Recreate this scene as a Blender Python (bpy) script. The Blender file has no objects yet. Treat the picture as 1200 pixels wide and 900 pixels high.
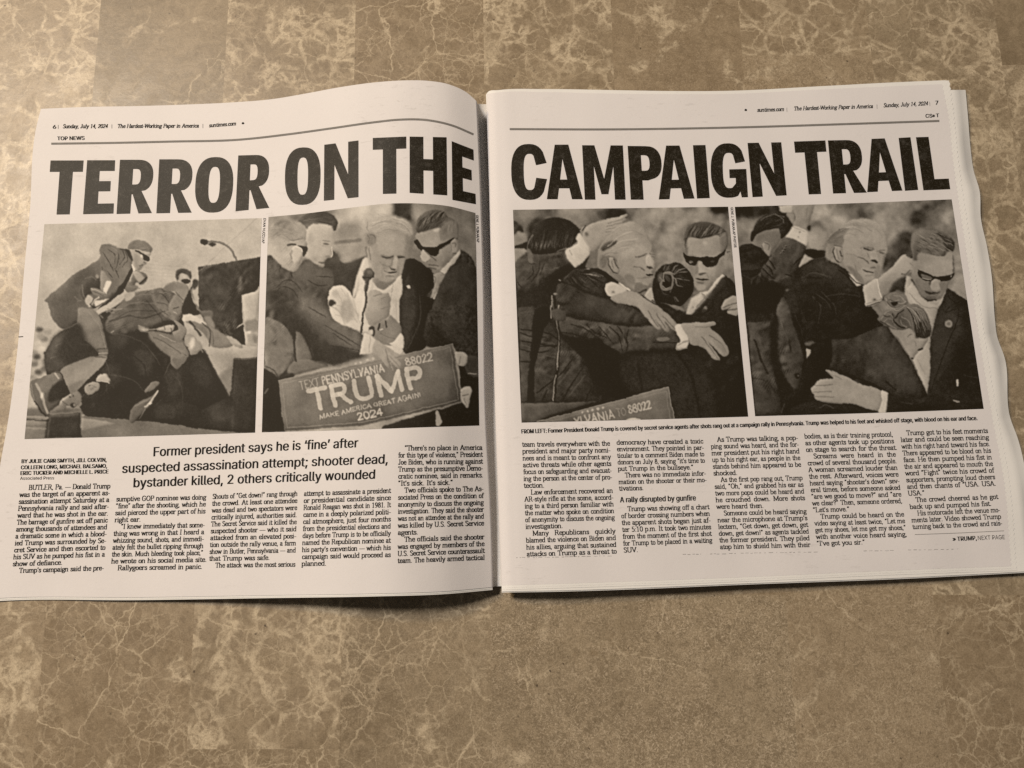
import bpy, bmesh, math
import numpy as np

# ---------------------------------------------------------------- scene, camera, light, exposure
S = bpy.context.scene
COL = S.collection
F_PX, CX, CY = 900.0, 600.0, 450.0            # focal length and centre of the 1200 x 900 photograph, in its pixels
TILT, DIST = math.radians(10.5), 0.436
CAM = np.array([0.0, -DIST*math.sin(TILT), DIST*math.cos(TILT)])
cam_data = bpy.data.cameras.new('camera')
cam_data.sensor_fit = 'HORIZONTAL'; cam_data.sensor_width = 36.0; cam_data.lens = 36.0*F_PX/1200.0
cam_data.clip_start = 0.01; cam_data.clip_end = 50.0
cam = bpy.data.objects.new('camera', cam_data); COL.objects.link(cam)
cam.location = CAM; cam.rotation_euler = (TILT, 0, 0)
S.camera = cam
W = bpy.data.worlds.new('World'); S.world = W; W.use_nodes = True
W.node_tree.nodes['Background'].inputs[0].default_value = (1.0, .92, .82, 1)
W.node_tree.nodes['Background'].inputs[1].default_value = 0.10
def area(name, loc, target, size, power, col):
    l = bpy.data.lights.new(name, 'AREA'); l.shape = 'DISK'; l.size = size; l.energy = power; l.color = col
    o = bpy.data.objects.new(name, l); COL.objects.link(o); o.location = loc
    d = np.array(target, float)-np.array(loc, float)
    import mathutils
    o.rotation_euler = mathutils.Vector(d).to_track_quat('-Z', 'Y').to_euler()
    return o
area('warm_lamp', (-.84, .54, 1.0), (-.1, 0, 0), .15, 7.6, (1.0, .75, .43))
area('ceiling_lamp', (-1.35, .90, 2.2), (.1, 0, 0), .46, 70.0, (1.0, .93, .86))
S.view_settings.view_transform = 'Standard'; S.view_settings.look = 'None'
S.view_settings.exposure = 0.0; S.view_settings.gamma = 1.0
S.render.engine = 'CYCLES'; S.cycles.use_denoising = False

# ---------------------------------------------------------------- helpers
def ray(px):
    px = np.asarray(px, float)
    d = np.stack([(px[..., 0]-CX)/F_PX, -(px[..., 1]-CY)/F_PX, -np.ones(px.shape[:-1])], -1)
    c, s = math.cos(TILT), math.sin(TILT)
    return np.stack([d[..., 0], d[..., 1]*c-d[..., 2]*s, d[..., 1]*s+d[..., 2]*c], -1)
def at(px, z):
    """point at height z above the countertop along the sight line of a photograph pixel"""
    d = ray(px); z = np.asarray(z, float)
    t = (z-CAM[2])/d[..., 2]
    return CAM+d*t[..., None]
def interp(x, xs, ys):
    """smooth (monotone-ish cubic) interpolation"""
    xs = np.asarray(xs, float); ys = np.asarray(ys, float); x = np.clip(x, xs[0], xs[-1])
    m = np.gradient(ys, xs); i = np.clip(np.searchsorted(xs, x, 'right')-1, 0, len(xs)-2)
    h = xs[i+1]-xs[i]; t = (x-xs[i])/h
    return (2*t**3-3*t*t+1)*ys[i]+(t**3-2*t*t+t)*h*m[i]+(-2*t**3+3*t*t)*ys[i+1]+(t**3-t*t)*h*m[i+1]
def mesh_object(name, verts, faces, mat, parent=None, smooth=False):
    me = bpy.data.meshes.new(name); me.from_pydata([tuple(v) for v in verts], [], faces); me.update()
    if mat: me.materials.append(mat)
    if smooth: me.polygons.foreach_set('use_smooth', [True]*len(me.polygons))
    o = bpy.data.objects.new(name, me); COL.objects.link(o)
    if parent: o.parent = parent
    return o
def grid_faces(nr, nc):
    i = (np.arange(nr-1)[:, None]*nc+np.arange(nc-1)[None]).ravel()
    return np.stack([i, i+nc, i+nc+1, i+1], 1).tolist()
def thick_grid(name, P, thick, mat, parent, smooth=True):
    """a sheet (rows x cols of points) given a little thickness downwards, closed at its rim"""
    nr, nc = P.shape[:2]; n = nr*nc
    top = P.reshape(-1, 3); bot = top-np.array([0, 0, thick])
    f = grid_faces(nr, nc); fb = [[a+n for a in q[::-1]] for q in f]
    rim = list(range(nc))+[r*nc+nc-1 for r in range(1, nr)]+[(nr-1)*nc+c for c in range(nc-2, -1, -1)]+[r*nc for r in range(nr-2, 0, -1)]
    R = len(rim); s0 = 2*n                     # the rim has vertices of its own, so the flat face keeps its shading up to the edge
    side = [[s0+k, s0+(k+1) % R, s0+R+(k+1) % R, s0+R+k] for k in range(R)]
    return mesh_object(name, np.vstack([top, bot, top[rim], bot[rim]]), f+fb+side, mat, parent, smooth)
class N:
    """tiny node-tree builder"""
    def __init__(s, name):
        s.m = bpy.data.materials.new(name); s.m.use_nodes = True; s.t = s.m.node_tree
        s.b = s.t.nodes['Principled BSDF']
    def n(s, typ, _i=None, **kw):
        x = s.t.nodes.new(typ)
        for k, v in kw.items(): setattr(x, k, v)
        for k, v in (_i or {}).items(): s.set(x.inputs[k], v)
        return x
    def set(s, sock, v):
        if isinstance(v, bpy.types.NodeSocket): s.t.links.new(v, sock)
        elif hasattr(v, 'outputs'): s.t.links.new(v.outputs[0], sock)
        else: sock.default_value = v
    def math(s, op, a, b=0.0, c=0.0, clamp=False):
        x = s.n('ShaderNodeMath', operation=op, use_clamp=clamp)
        for i, v in enumerate((a, b, c)): s.set(x.inputs[i], v)
        return x.outputs[0]
    def vmath(s, op, a, b=(0, 0, 0)):
        x = s.n('ShaderNodeVectorMath', operation=op); s.set(x.inputs[0], a)
        if op == 'SCALE': s.set(x.inputs['Scale'], b)
        else: s.set(x.inputs[1], b)
        return x.outputs[0]
    def mix(s, f, a, b, mode='MIX'):
        x = s.n('ShaderNodeMix', data_type='RGBA', blend_type=mode)
        for k, v in ((0, f), (6, a), (7, b)): s.set(x.inputs[k], v)
        return x.outputs[2]
    def ramp(s, v, lo, hi, a=0.0, b=1.0):
        x = s.n('ShaderNodeMapRange', {0: v, 1: lo, 2: hi, 3: a, 4: b}, interpolation_type='SMOOTHSTEP'); return x.outputs[0]
    def noise(s, vec, scale, detail=4.0, rough=.55, dist=0.0):
        return s.n('ShaderNodeTexNoise', {'Vector': vec, 'Scale': scale, 'Detail': detail, 'Roughness': rough, 'Distortion': dist})
    def attr(s, name): return s.n('ShaderNodeAttribute', attribute_name=name)
def C4(r, g, b): return (r, g, b, 1)

# ---------------------------------------------------------------- materials
def paper_material(name, base, ghost=1.0):
    k = N(name); co = k.n('ShaderNodeTexCoord').outputs['Object']
    big = k.noise(co, 22, 3, .5).outputs[0]; fib = k.noise(co, 1500, 3, .75).outputs[0]
    # faint print showing through from the far side: rows of soft grey flecks
    mp = k.n('ShaderNodeMapping', {0: co, 3: (110, 420, 1)}); gh = k.noise(mp.outputs[0], 1.0, 4, .75).outputs[0]
    zone = k.noise(co, 17, 1, .5).outputs[0]
    g = k.math('MULTIPLY', k.ramp(gh, .56, .68), k.ramp(zone, .50, .66), clamp=True)
    c = k.mix(k.ramp(big, .3, .7), C4(*[v*.975 for v in base]), C4(*base))
    c = k.mix(k.math('MULTIPLY', k.ramp(fib, .35, .72), .22), c, C4(*[v*.78 for v in base]))
    c = k.mix(k.math('MULTIPLY', g, .22*ghost), c, C4(.22, .20, .18))
    k.set(k.b.inputs['Base Color'], c); k.b.inputs['Roughness'].default_value = .88
    k.b.inputs['Specular IOR Level'].default_value = .25
    wav = k.noise(co, 60, 3, .5).outputs[0]
    h = k.math('ADD', k.math('MULTIPLY', fib, .25), k.math('MULTIPLY', wav, .9))
    k.set(k.b.inputs['Normal'], k.n('ShaderNodeBump', {'Strength': .20, 'Distance': .0009, 'Height': h}))
    return k.m
def ink_material(name, col, wear=.0, rough=.5, spec=.08):
    k = N(name); co = k.n('ShaderNodeTexCoord').outputs['Object']
    sp = k.noise(co, 1500, 3, .7).outputs[0]; bl = k.noise(co, 260, 4, .6).outputs[0]
    f = k.math('MULTIPLY', k.ramp(sp, .50, .80), wear)
    f = k.math('ADD', f, k.math('MULTIPLY', k.ramp(bl, .5, .8), wear*.5), clamp=True)
    k.set(k.b.inputs['Base Color'], k.mix(f, C4(*col), C4(.40, .37, .33))); k.b.inputs['Roughness'].default_value = rough
    k.b.inputs['Specular IOR Level'].default_value = spec
    return k.m
PAPER = (.62, .588, .578)
M_PAPER = paper_material('newsprint', PAPER); M_PAPER2 = paper_material('newsprint_inner', (.68, .66, .63), .5)
M_HEAD = ink_material('headline_ink', (.0125, .0092, .0042), .16, .50, .12)
M_INK = ink_material('text_ink', (.014, .012, .010), .0, .7)
M_SER = ink_material('serif_ink', (.018, .0155, .013), .0, .7)
M_RULE = ink_material('rule_ink', (.16, .15, .14), .3, .7)
M_GHOST = ink_material('show_through', (.50, .475, .445), .0, .9)
def halftone_material():
    k = N('halftone_print'); t = k.attr('tone').outputs['Fac']; co = k.n('ShaderNodeTexCoord').outputs['Object']
    sp = k.noise(co, 1300, 3, .7).outputs[0]
    t = k.math('ADD', t, k.math('MULTIPLY', k.math('SUBTRACT', sp, .5), .05), clamp=True)
    k.set(k.b.inputs['Base Color'], k.mix(t, C4(.0150, .0110, .0055), C4(.60, .560, .50)))
    k.b.inputs['Roughness'].default_value = .60; k.b.inputs['Specular IOR Level'].default_value = .11
    return k.m
M_TONE = halftone_material()
# ---------------------------------------------------------------- the countertop: marble-look laminate in staggered slabs
def on_top(x, y): return at(np.array([x, y], float), 0.0)
def countertop():
    # column joints measured near the top and the bottom of the photograph
    tops = [110, 265, 417, 568, 720, 870, 1017]; bots = [45, 220, 402, 580, 755, 928, 1100]
    X = []
    for a, b in zip(tops, bots):
        p, q = on_top(a, 40), on_top(b, 800); X.append((p, q))
    # straight lines x = x0 + k*y on the counter
    L = [((p[0]+(q[0]-p[0])*(0-p[1])/(q[1]-p[1])), (q[0]-p[0])/(q[1]-p[1])) for p, q in X]
    w = np.mean(np.diff([l[0] for l in L])); k0 = np.mean([l[1] for l in L])
    base = np.mean([l[0]-i*w for i, l in enumerate(L)])
    rng = np.random.default_rng(8)
    y878, y697, y65, y893 = on_top(300, 878)[1], on_top(850, 697)[1], on_top(930, 65)[1], on_top(1000, 893)[1]
    start = {1: y65-.05, 2: y878, 3: y878-.13, 4: y65-.19, 5: y697, 6: y65, 7: y697}
    #  kind per (column, row): vein, breccia, grain, spots, shade, hue
    spec = {}
    def sp(c, y, *v): spec[(c, y)] = v
    verts, faces, A = [], [], []
    LEN0 = abs(y65-y893)
    looks = {0: [(.55, .9, .1, .1, .62, .6), (.5, .8, .2, .1, .5, .65)], 1: [(.35, .3, .1, .2, .41, .2), (.75, .4, .1, .2, .40, .62)],
             2: [(.6, .75, .1, .2, .46, .45), (.8, .12, .1, .3, .42, .5)], 3: [(.8, .3, .1, .2, .40, .62), (.75, .35, .35, .1, .45, .3)],
             4: [(.6, .8, .1, .2, .42, .5), (.45, .2, .8, 1.3, .55, .3)], 5: [(.25, .45, .3, .3, .47, .65), (.42, .15, .9, .7, .62, .35)],
             6: [(.65, .9, .1, .2, .50, .62), (.5, .3, .6, 1.2, .68, .7)], 7: [(.5, .85, .2, .2, .5, .2), (.75, .3, .2, .2, .40, .75)]}
    for c in range(-7, 15):
        x0, x1 = base+(c-1)*w, base+c*w
        s = start.get(c, rng.uniform(-.3, .3))
        LEN = LEN0*(1.32 if c == 2 else 1.0)
        for r in range(-4, 5):
            ya, yb = s+r*LEN, s+(r+1)*LEN
            n = len(verts)
            for x, y in ((x0, ya), (x1, ya), (x1, yb), (x0, yb)): verts.append((x+k0*y, y, 0))
            faces.append((n, n+1, n+2, n+3))
            mid = (ya+yb)/2
            if c in looks: v = looks[c][0 if mid > .02 else 1]
            else: v = tuple(rng.uniform((.2, .1, 0, 0, .40, .2), (.8, .8, .5, .6, .55, .6)))
            A.append(v+tuple(rng.uniform(0, 50, 2)))
    o = mesh_object('countertop', verts, faces, marble_material())
    me = o.data; A = np.array(A, np.float32)
    for i, nm in enumerate(('vein', 'breccia', 'grain', 'spots', 'shade', 'hue')):
        a = me.attributes.new(nm, 'FLOAT', 'FACE'); a.data.foreach_set('value', A[:, i].copy())
    a = me.attributes.new('shift', 'FLOAT_VECTOR', 'FACE')
    a.data.foreach_set('vector', np.c_[A[:, 6], A[:, 7], A[:, 6]*0].astype(np.float32).ravel())
    o['kind'] = 'structure'; o['label'] = 'brown marble pattern countertop of long staggered slabs'
    return o
def marble_material():
    k = N('marble_laminate'); co = k.n('ShaderNodeTexCoord').outputs['Object']
    P = k.vmath('ADD', co, k.attr('shift').outputs['Vector'])
    vein, brec, grain, spots, shade, hue = [k.attr(a).outputs['Fac'] for a in ('vein', 'breccia', 'grain', 'spots', 'shade', 'hue')]
    def warp(vec, scale, amt, det=4):
        n = k.noise(vec, scale, det, .6)
        return k.vmath('ADD', vec, k.vmath('SCALE', k.vmath('SUBTRACT', n.outputs['Color'], (.5, .5, .5)), amt))
    W1 = warp(P, 14, .035); W2 = warp(warp(warp(P, 40, .012), 150, .0045), 480, .0010)
    def vor(vec, scale, feat, rnd=1.0):
        return k.n('ShaderNodeTexVoronoi', {'Vector': vec, 'Scale': scale, 'Randomness': rnd}, feature=feat)
    # clouds of the ground colour
    cl = k.noise(P, 20, 5, .6, .6).outputs[0]; cl2 = k.noise(P, 75, 5, .65, .8).outputs[0]
    dark = C4(.158, .115, .068); mid = C4(.206, .154, .096); lite = C4(.285, .220, .142); cream = C4(.54, .445, .31)
    t = k.math('ADD', k.math('MULTIPLY', cl, .75), k.math('MULTIPLY', cl2, .40))
    t = k.math('ADD', t, k.math('MULTIPLY', k.math('SUBTRACT', shade, .45), 1.7))
    c = k.mix(k.ramp(t, .30, .60), dark, mid); c = k.mix(k.ramp(t, .56, .88), c, lite)
    # greyer or warmer slabs
    c = k.mix(k.math('MULTIPLY', k.math('SUBTRACT', .6, hue, clamp=True), .8), c, C4(.19, .155, .10), 'MIX')
    c = k.mix(k.math('MULTIPLY', k.math('SUBTRACT', hue, .45, clamp=True), 1.5, clamp=True), c, C4(.236, .172, .104))
    big = k.noise(P, 9, 4, .6, .5).outputs[0]
    c = k.mix(k.ramp(big, .46, .68, 0, .42), c, lite); c = k.mix(k.ramp(big, .48, .28, 0, .38), c, dark)
    # angular fragments lying in a pale matrix
    zone = k.noise(k.vmath('ADD', P, (3.1, 7.7, 0)), 26, 4, .6, 1.0).outputs[0]
    zb = k.ramp(k.math('ADD', zone, k.math('MULTIPLY', k.math('SUBTRACT', brec, .5), .42)), .505, .63)
    v1 = vor(W2, 62, 'DISTANCE_TO_EDGE').outputs['Distance']; v2 = vor(W2, 155, 'DISTANCE_TO_EDGE').outputs['Distance']
    e1 = k.ramp(v1, .02, .11, 1, 0); e2 = k.ramp(v2, .03, .19, 1, 0)
    fr = vor(W2, 62, 'F1').outputs['Color']
    frs = k.n('ShaderNodeSeparateColor', {0: fr}).outputs[0]
    v3 = vor(W2, 330, 'DISTANCE_TO_EDGE').outputs['Distance']; e3 = k.ramp(v3, .04, .30, 1, 0)
    e1 = k.math('MULTIPLY', e1, k.ramp(k.noise(P, 48, 3, .6).outputs[0],   .36, .58, .40, 1.0))
    mat_ = k.math('MAXIMUM', k.math('MAXIMUM', e1, k.math('MULTIPLY', e2, k.ramp(zone, .46, .62))), k.math('MULTIPLY', e3, k.ramp(zone, .56, .72, 0, .6)), clamp=True)
    mat_ = k.math('MULTIPLY', mat_, zb)
    c = k.mix(k.math('MULTIPLY', zb, k.math('MULTIPLY', frs, .6)), c, C4(.150, .107, .066))
    c = k.mix(k.math('MULTIPLY', zb, .30), c, lite)
    brk = k.noise(P, 230, 4, .7).outputs[0]
    c = k.mix(k.math('MULTIPLY', mat_, k.ramp(brk, .30, .56, .16, .80)), c, cream)
    # long thin calcite veins: two crackle nets, broken up
    def net(vec, scale, width, key, lo, hi, amt):
        nonlocal c
        d = vor(vec, scale, 'DISTANCE_TO_EDGE').outputs['Distance']
        br = k.noise(k.vmath('ADD', P, (key, key*1.7, 0)), 24, 3, .6).outputs[0]
        wd = k.math('MULTIPLY', k.ramp(k.noise(P, 130, 3, .7).outputs[0], .3, .7, .35, 1.6), width)
        e = k.math('SUBTRACT', 1.0, k.math('DIVIDE', d, wd), clamp=True)
        m = k.math('MULTIPLY', e, k.ramp(k.math('ADD', br, k.math('MULTIPLY', k.math('SUBTRACT', vein, .5), .35)), lo, hi))
        c = k.mix(k.math('MULTIPLY', m, amt, clamp=True), c, cream)
    net(warp(warp(W1, 70, .006), 300, .0022), 13, .0085, 1.3, .48, .62, .75)
    net(warp(warp(P, 50, .012), 350, .0022), 27, .016, 5.1, .50, .64, .6)
    net(warp(warp(P, 90, .009), 420, .002), 66, .034, 9.4, .50, .64, .5)
    net(warp(warp(P, 130, .006), 500, .002), 150, .07, 13.4, .50, .66, .35)
    # grainy, wormy slabs
    g1 = k.noise(P, 430, 5, .8, 2.2).outputs[0]; gz = k.noise(P, 30, 3, .6).outputs[0]
    gm = k.math('MULTIPLY', k.math('MULTIPLY', k.ramp(g1, .51, .60), grain), k.ramp(gz, .28, .58, .2, 1.0))
    c = k.mix(k.math('MULTIPLY', gm, .85), c, C4(.50, .41, .30))
    c = k.mix(k.math('MULTIPLY', k.math('MULTIPLY', k.ramp(g1, .49, .40), grain), .75), c, C4(.13, .10, .065))
    # dark pits and rusty freckles
    pv = vor(warp(P, 300, .003), 260, 'F1').outputs
    sel = k.n('ShaderNodeSeparateColor', {0: pv['Color']}).outputs[1]
    pit = k.math('MULTIPLY', k.math('MULTIPLY', k.ramp(pv['Distance'], .10, .24, 1, 0), k.ramp(k.noise(P, 33, 3, .6).outputs[0], .47, .58)), k.math('GREATER_THAN', sel, k.math('SUBTRACT', .995, k.math('MULTIPLY', spots, .17))))
    c = k.mix(k.math('MULTIPLY', pit, .9), c, C4(.045, .03, .018))
    rust = k.math('MULTIPLY', k.ramp(k.noise(P, 36, 4, .7).outputs[0], .60, .74), spots)
    c = k.mix(k.math('MULTIPLY', rust, .35), c, C4(.16, .10, .045))
    fine = k.noise(P, 1300, 3, .75).outputs[0]; mott = k.noise(P, 260, 5, .75, .8).outputs[0]
    c = k.mix(k.math('MULTIPLY', k.ramp(mott, .52, .64), .36), c, C4(.110, .078, .044))
    c = k.mix(k.math('MULTIPLY', k.ramp(mott, .46, .34), .30), c, C4(.34, .265, .175))
    mo2 = k.noise(k.vmath('ADD', P, (2.2, 9.1, 0)), 95, 6, .72, 1.2).outputs[0]
    c = k.mix(k.math('MULTIPLY', k.ramp(mo2, .50, .60), .24), c, C4(.36, .28, .185)); c = k.mix(k.math('MULTIPLY', k.ramp(mo2, .46, .36), .28), c, C4(.135, .097, .058))
    c = k.mix(k.math('MULTIPLY', k.ramp(fine, .46, .70), .40), c, C4(.10, .075, .045))
    c = k.mix(k.math('MULTIPLY', k.ramp(fine, .46, .28), .30), c, C4(.40, .32, .22))
    k.set(k.b.inputs['Base Color'], c)
    k.set(k.b.inputs['Roughness'], k.ramp(cl2, .3, .7, .38, .47)); k.b.inputs['Specular IOR Level'].default_value = .34
    k.set(k.b.inputs['Normal'], k.n('ShaderNodeBump', {'Strength': .12, 'Distance': .0004, 'Height': k.noise(P, 420, 3, .6).outputs[0]}))
    return k.m
countertop()
# ---------------------------------------------------------------- the newspaper: its sheets
news = bpy.data.objects.new('newspaper', None); COL.objects.link(news); news.location = (0, 0, 0)
news['label'] = 'open newspaper spread with bold black headline and four photographs'; news['category'] = 'newspaper'
def pl(t): return np.array([tuple(map(float, q.split(','))) for q in t.split()])
def along(poly, t):
    d = np.r_[0, np.cumsum(np.hypot(*np.diff(poly, axis=0).T))]; d /= d[-1]
    return np.stack([interp(t, d, poly[:, 0]), interp(t, d, poly[:, 1])], -1)
def coons(T, B, L, R, nu, nv):
    u = np.linspace(0, 1, nu); v = np.linspace(0, 1, nv)
    t, b, l, r = along(T, u), along(B, u), along(L, v), along(R, v)
    U, V = u[None, :, None], v[:, None, None]
    return (1-V)*t[None]+V*b[None]+(1-U)*l[:, None]+U*r[:, None]-(1-U)*(1-V)*t[0]-U*(1-V)*t[-1]-(1-U)*V*b[0]-U*V*b[-1]
# outlines in photograph pixels
LT = pl("48,127.5 105,125.2 160,124.3 213,122.7 267,120.3 320,116 360,109.3 400,101.9 440,96.5 474,94.2 501,94.7 525,98.6 547,108.5 558.5,118.5")
LB = pl("-22,702.5 0,701 160,700 320,697.5 440,695.6 520,693 577.3,688")
LL = pl("48,127.5 43,147 34.7,251 28,320 22,394 10,490 0,546 -14,640 -22,702.5")
LR = pl("558.5,118.5 562.5,213 566,320 569,490 574.7,597 577.3,688")
GR = pl("570,122 574,213 577,320 582,490 586,597 589,687")
RT = pl("570,110.5 574,109.5 584,108.2 640,107.8 700,109.3 780,110.2 853,110 966,104.5 1104,98.5")
RB = pl("588,686 640,684.5 910,674.7 1040,668.8 1185,663.5")
RL = pl("570,110.5 573.3,213 576,320 581,490 588,686")
RR = pl("1104,98.5 1112,140 1117,190 1122,226 1130,280 1137.5,330 1163,490 1176,560 1185,663.5")
def edge_x(poly, y): return np.interp(y, poly[:, 1], poly[:, 0])
def frac(y): return np.clip((y-120)/570, 0, 1)
def z_left(p):
    x, y = p[..., 0], p[..., 1]
    a, b = edge_x(LL, y), edge_x(LR, y); u = np.clip((x-a)/(b-a), 0, 1); t = frac(y)
    top = interp(u, [0, .15, .3, .45, .6, .75, .85, .93, 1], [1.6, 2.0, 3.2, 7.0, 14.0, 22.5, 25.0, 23.5, 17.0])
    bot = interp(u, [0, .15, .3, .45, .6, .74, .82, .9, .96, 1], [1.8, 2.0, 3.2, 6.5, 13.5, 21.5, 22.5, 18.0, 11.5, 7.0])
    return (top*(1-t)+bot*t)/1000+ripple(x, y)*np.clip(u*6, .2, 1)*np.clip((1-u)*12, 0, 1)
def z_right(p):
    x, y = p[..., 0], p[..., 1]
    a, b = edge_x(RL, y), edge_x(RR, y); u = np.clip((x-a)/(b-a), 0, 1)
    z = interp(u, [0, .012, .03, .07, .2, .5, .8, 1], [8.6, 10.6, 11.6, 12.0, 11.2, 8.8, 6.8, 5.6])
    return z/1000+ripple(x+40, y)*np.clip(u*12, 0, 1)
def ripple(x, y):
    return (.42*np.sin(x/31+y/74+.6)*np.sin(y/47-x/90)+.20*np.sin(x/13.5-y/29)*np.sin(y/61+1)+.12*np.sin(y/17+x/53))/1000
EPS = .00014
def to_left(p, lift=EPS): return at(p, z_left(p)+lift)
def to_right(p, lift=EPS): return at(p, z_right(p)+lift)
# left page: visible face, then the steep roll into the gutter
G = coons(LT, LB, LL, LR, 300, 200)
front = at(G, z_left(G))
g0, g1 = along(LR, np.linspace(0, 1, 200)), along(GR, np.linspace(0, 1, 200))
edge = at(g0, z_left(g0)); roll = []
for s in np.linspace(0, 1, 12)[1:]:
    q = edge.copy(); q[:, 2] = edge[:, 2]*(1-s)+.0010*s
    q[:, 0] += .0007*math.sin(min(1, s*2)*math.pi/2)-.0045*max(0, s-.25); roll.append(q)
left_page = thick_grid('page', np.concatenate([front, np.stack(roll, 1)], 1), .00007, M_PAPER, news)
left_page['label'] = 'left page bulging up towards the fold'
# right page: rounded fold edge, then the face
Rg = coons(RT, RB, RL, RR, 300, 200)
# pinked (saw-toothed) outer edge
def pinked(grid, amp, period, phase):
    g = grid.copy(); y = g[:, -1, 1]
    ph = (y/period+phase) % 1.0; s = amp*(np.abs(ph-.5)*2-.5)
    d = np.linspace(0, 1, g.shape[1])**60
    g[..., 0] += s[:, None]*d[None]; return g
Rd = coons(RT, RB, RL, RR, 240, 560)
Rd = pinked(Rd, 1.8, 5.6, 0)
face = at(Rd, z_right(Rd))
rl = along(RL, np.linspace(0, 1, 560)); fold = []
for s in (1.0, .8, .6, .4, .2):
    q = rl+np.array([3.0*s*s, 0]); z = z_right(rl)*(1-s)+.0012*s
    b = at(rl, z_right(rl)); v = at(q, z); v[:, 0] = b[:, 0]+.0015*s*s-.0006*math.sin(s*math.pi); fold.append(v)
right_page = thick_grid('page', np.concatenate([np.stack(fold, 1), face], 1), .00007, M_PAPER, news)
right_page['label'] = 'right page with a pinked outer edge'
# ---- sheets beneath
def shifted(poly, dx, dy): return poly+np.array([dx, dy])
def under(T, B, L, R, zf, drop, amp=0, phase=0, nu=90, nv=420, mat=M_PAPER2):
    g = coons(T, B, L, R, nu, nv)
    if amp: g = pinked(g, amp, 5.6, phase)
    return thick_grid('inner_sheet', at(g, zf(g)), .00004, mat, news)
# left: two more sheets, their lower edges just showing
for i, (dy, dz) in enumerate(((1.9, .0005), (3.3, .0008))):
    L2, B2, T2, R2 = shifted(LL, .3+.3*i, 0), shifted(LB, 0, dy), shifted(LT, 0, 1.0), shifted(LR, -9, 0)
    L2 = np.vstack([T2[:1], L2[1:-1], B2[:1]]); R2 = np.vstack([T2[-1:], R2[1:-1], B2[-1:]])
    def zf(p, dz=dz): return np.maximum(z_left(p)-dz*.7, .0004)
    under(T2, B2, L2, R2, zf, 0, nv=90)
# the next leaf of the left half, sloping down into the gutter
gut = []
for s in np.linspace(0, 1, 14):
    p0 = at(g0+np.array([-5, 0]), z_left(g0)-.0012); p1 = at(g1+np.array([2.5, 0]), .0022)
    q = p0*(1-s)+p1*s; q[:, 0] = p0[:, 0]+(p1[:, 0]-p0[:, 0])*(.42*s+.58*s**6); w_ = (1-s)**1.15; q[:, 2] = p0[:, 2]*w_+p1[:, 2]*(1-w_); gut.append(q)
thick_grid('inner_sheet', np.stack(gut, 1), .00009, M_PAPER2, news)
# right: sheets fanned past the pinked edge
RT2 = pl("569.5,111 572,107.5 584,105.6 640,104.4 720,105.6 780,106.6 853,106.4 966,100.8 1050,96.4 1106,94")
for i in range(4):
    dx = (1.7, 3.4, 5.0, 6.4)[i]
    T2 = RT2.copy(); T2[-1:, 0] += dx*1.0; T2[:, 1] += .15*i
    B2 = shifted(RB, 0, (2.6, 2.9, 3.2, 5.2)[i]); B2[-1, 0] += dx
    R2 = shifted(RR, dx, 0); R2 = np.vstack([T2[-1:], R2[1:-1], B2[-1:]]); L2 = np.vstack([T2[:1], shifted(RL, 1.2, 0)[1:-1], B2[:1]])
    def zf(p, i=i): return np.maximum(z_right(p)-.00007-.00003*i, .0008)
    under(T2, B2, L2, R2, zf, 0, 1.6, .37*(i+1), nu=200)
# right: two wide sheets at the bottom whose outer edges ripple towards the counter
WR = pl("1131.5,105.3 1134.7,141 1137,170 1141,200 1148,224 1149.5,256 1157,290.7 1162,322 1166,375 1168,392 1177.5,420 1184,490 1193,514.7 1201,547 1210,600 1217,668")
for i in range(2):
    T2 = pl("570,113 640,108 853,109.5 1000,107.5 1113,105.4 1131.5,105.3"); B2 = pl("588,693 640,692.3 910,682.4 1040,677.8 1217,669")+np.array([0, 1.3*i])
    R2 = shifted(WR, -3.6*i, 0); R2 = np.vstack([T2[-1:], R2[1:-1], B2[-1:]]); L2 = np.vstack([T2[:1], shifted(RL, 2.0, 0)[1:-1], B2[:1]])
    def zf(p, i=i):
        x, y = p[..., 0], p[..., 1]; b = edge_x(WR, y); v = np.clip((b-x)/13, 0, 1); v = v*v*(3-2*v)
        rip = .0009*np.sin(y/38.0+i)+.0006*np.sin(y/17.0)
        z = (1-v)*(.0028+rip*.9)+v*(z_right(p)-.00036)-.0006*i
        return np.maximum(z, .0005)
    under(T2, B2, L2, R2, zf, 0, nu=160, nv=300)
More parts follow.
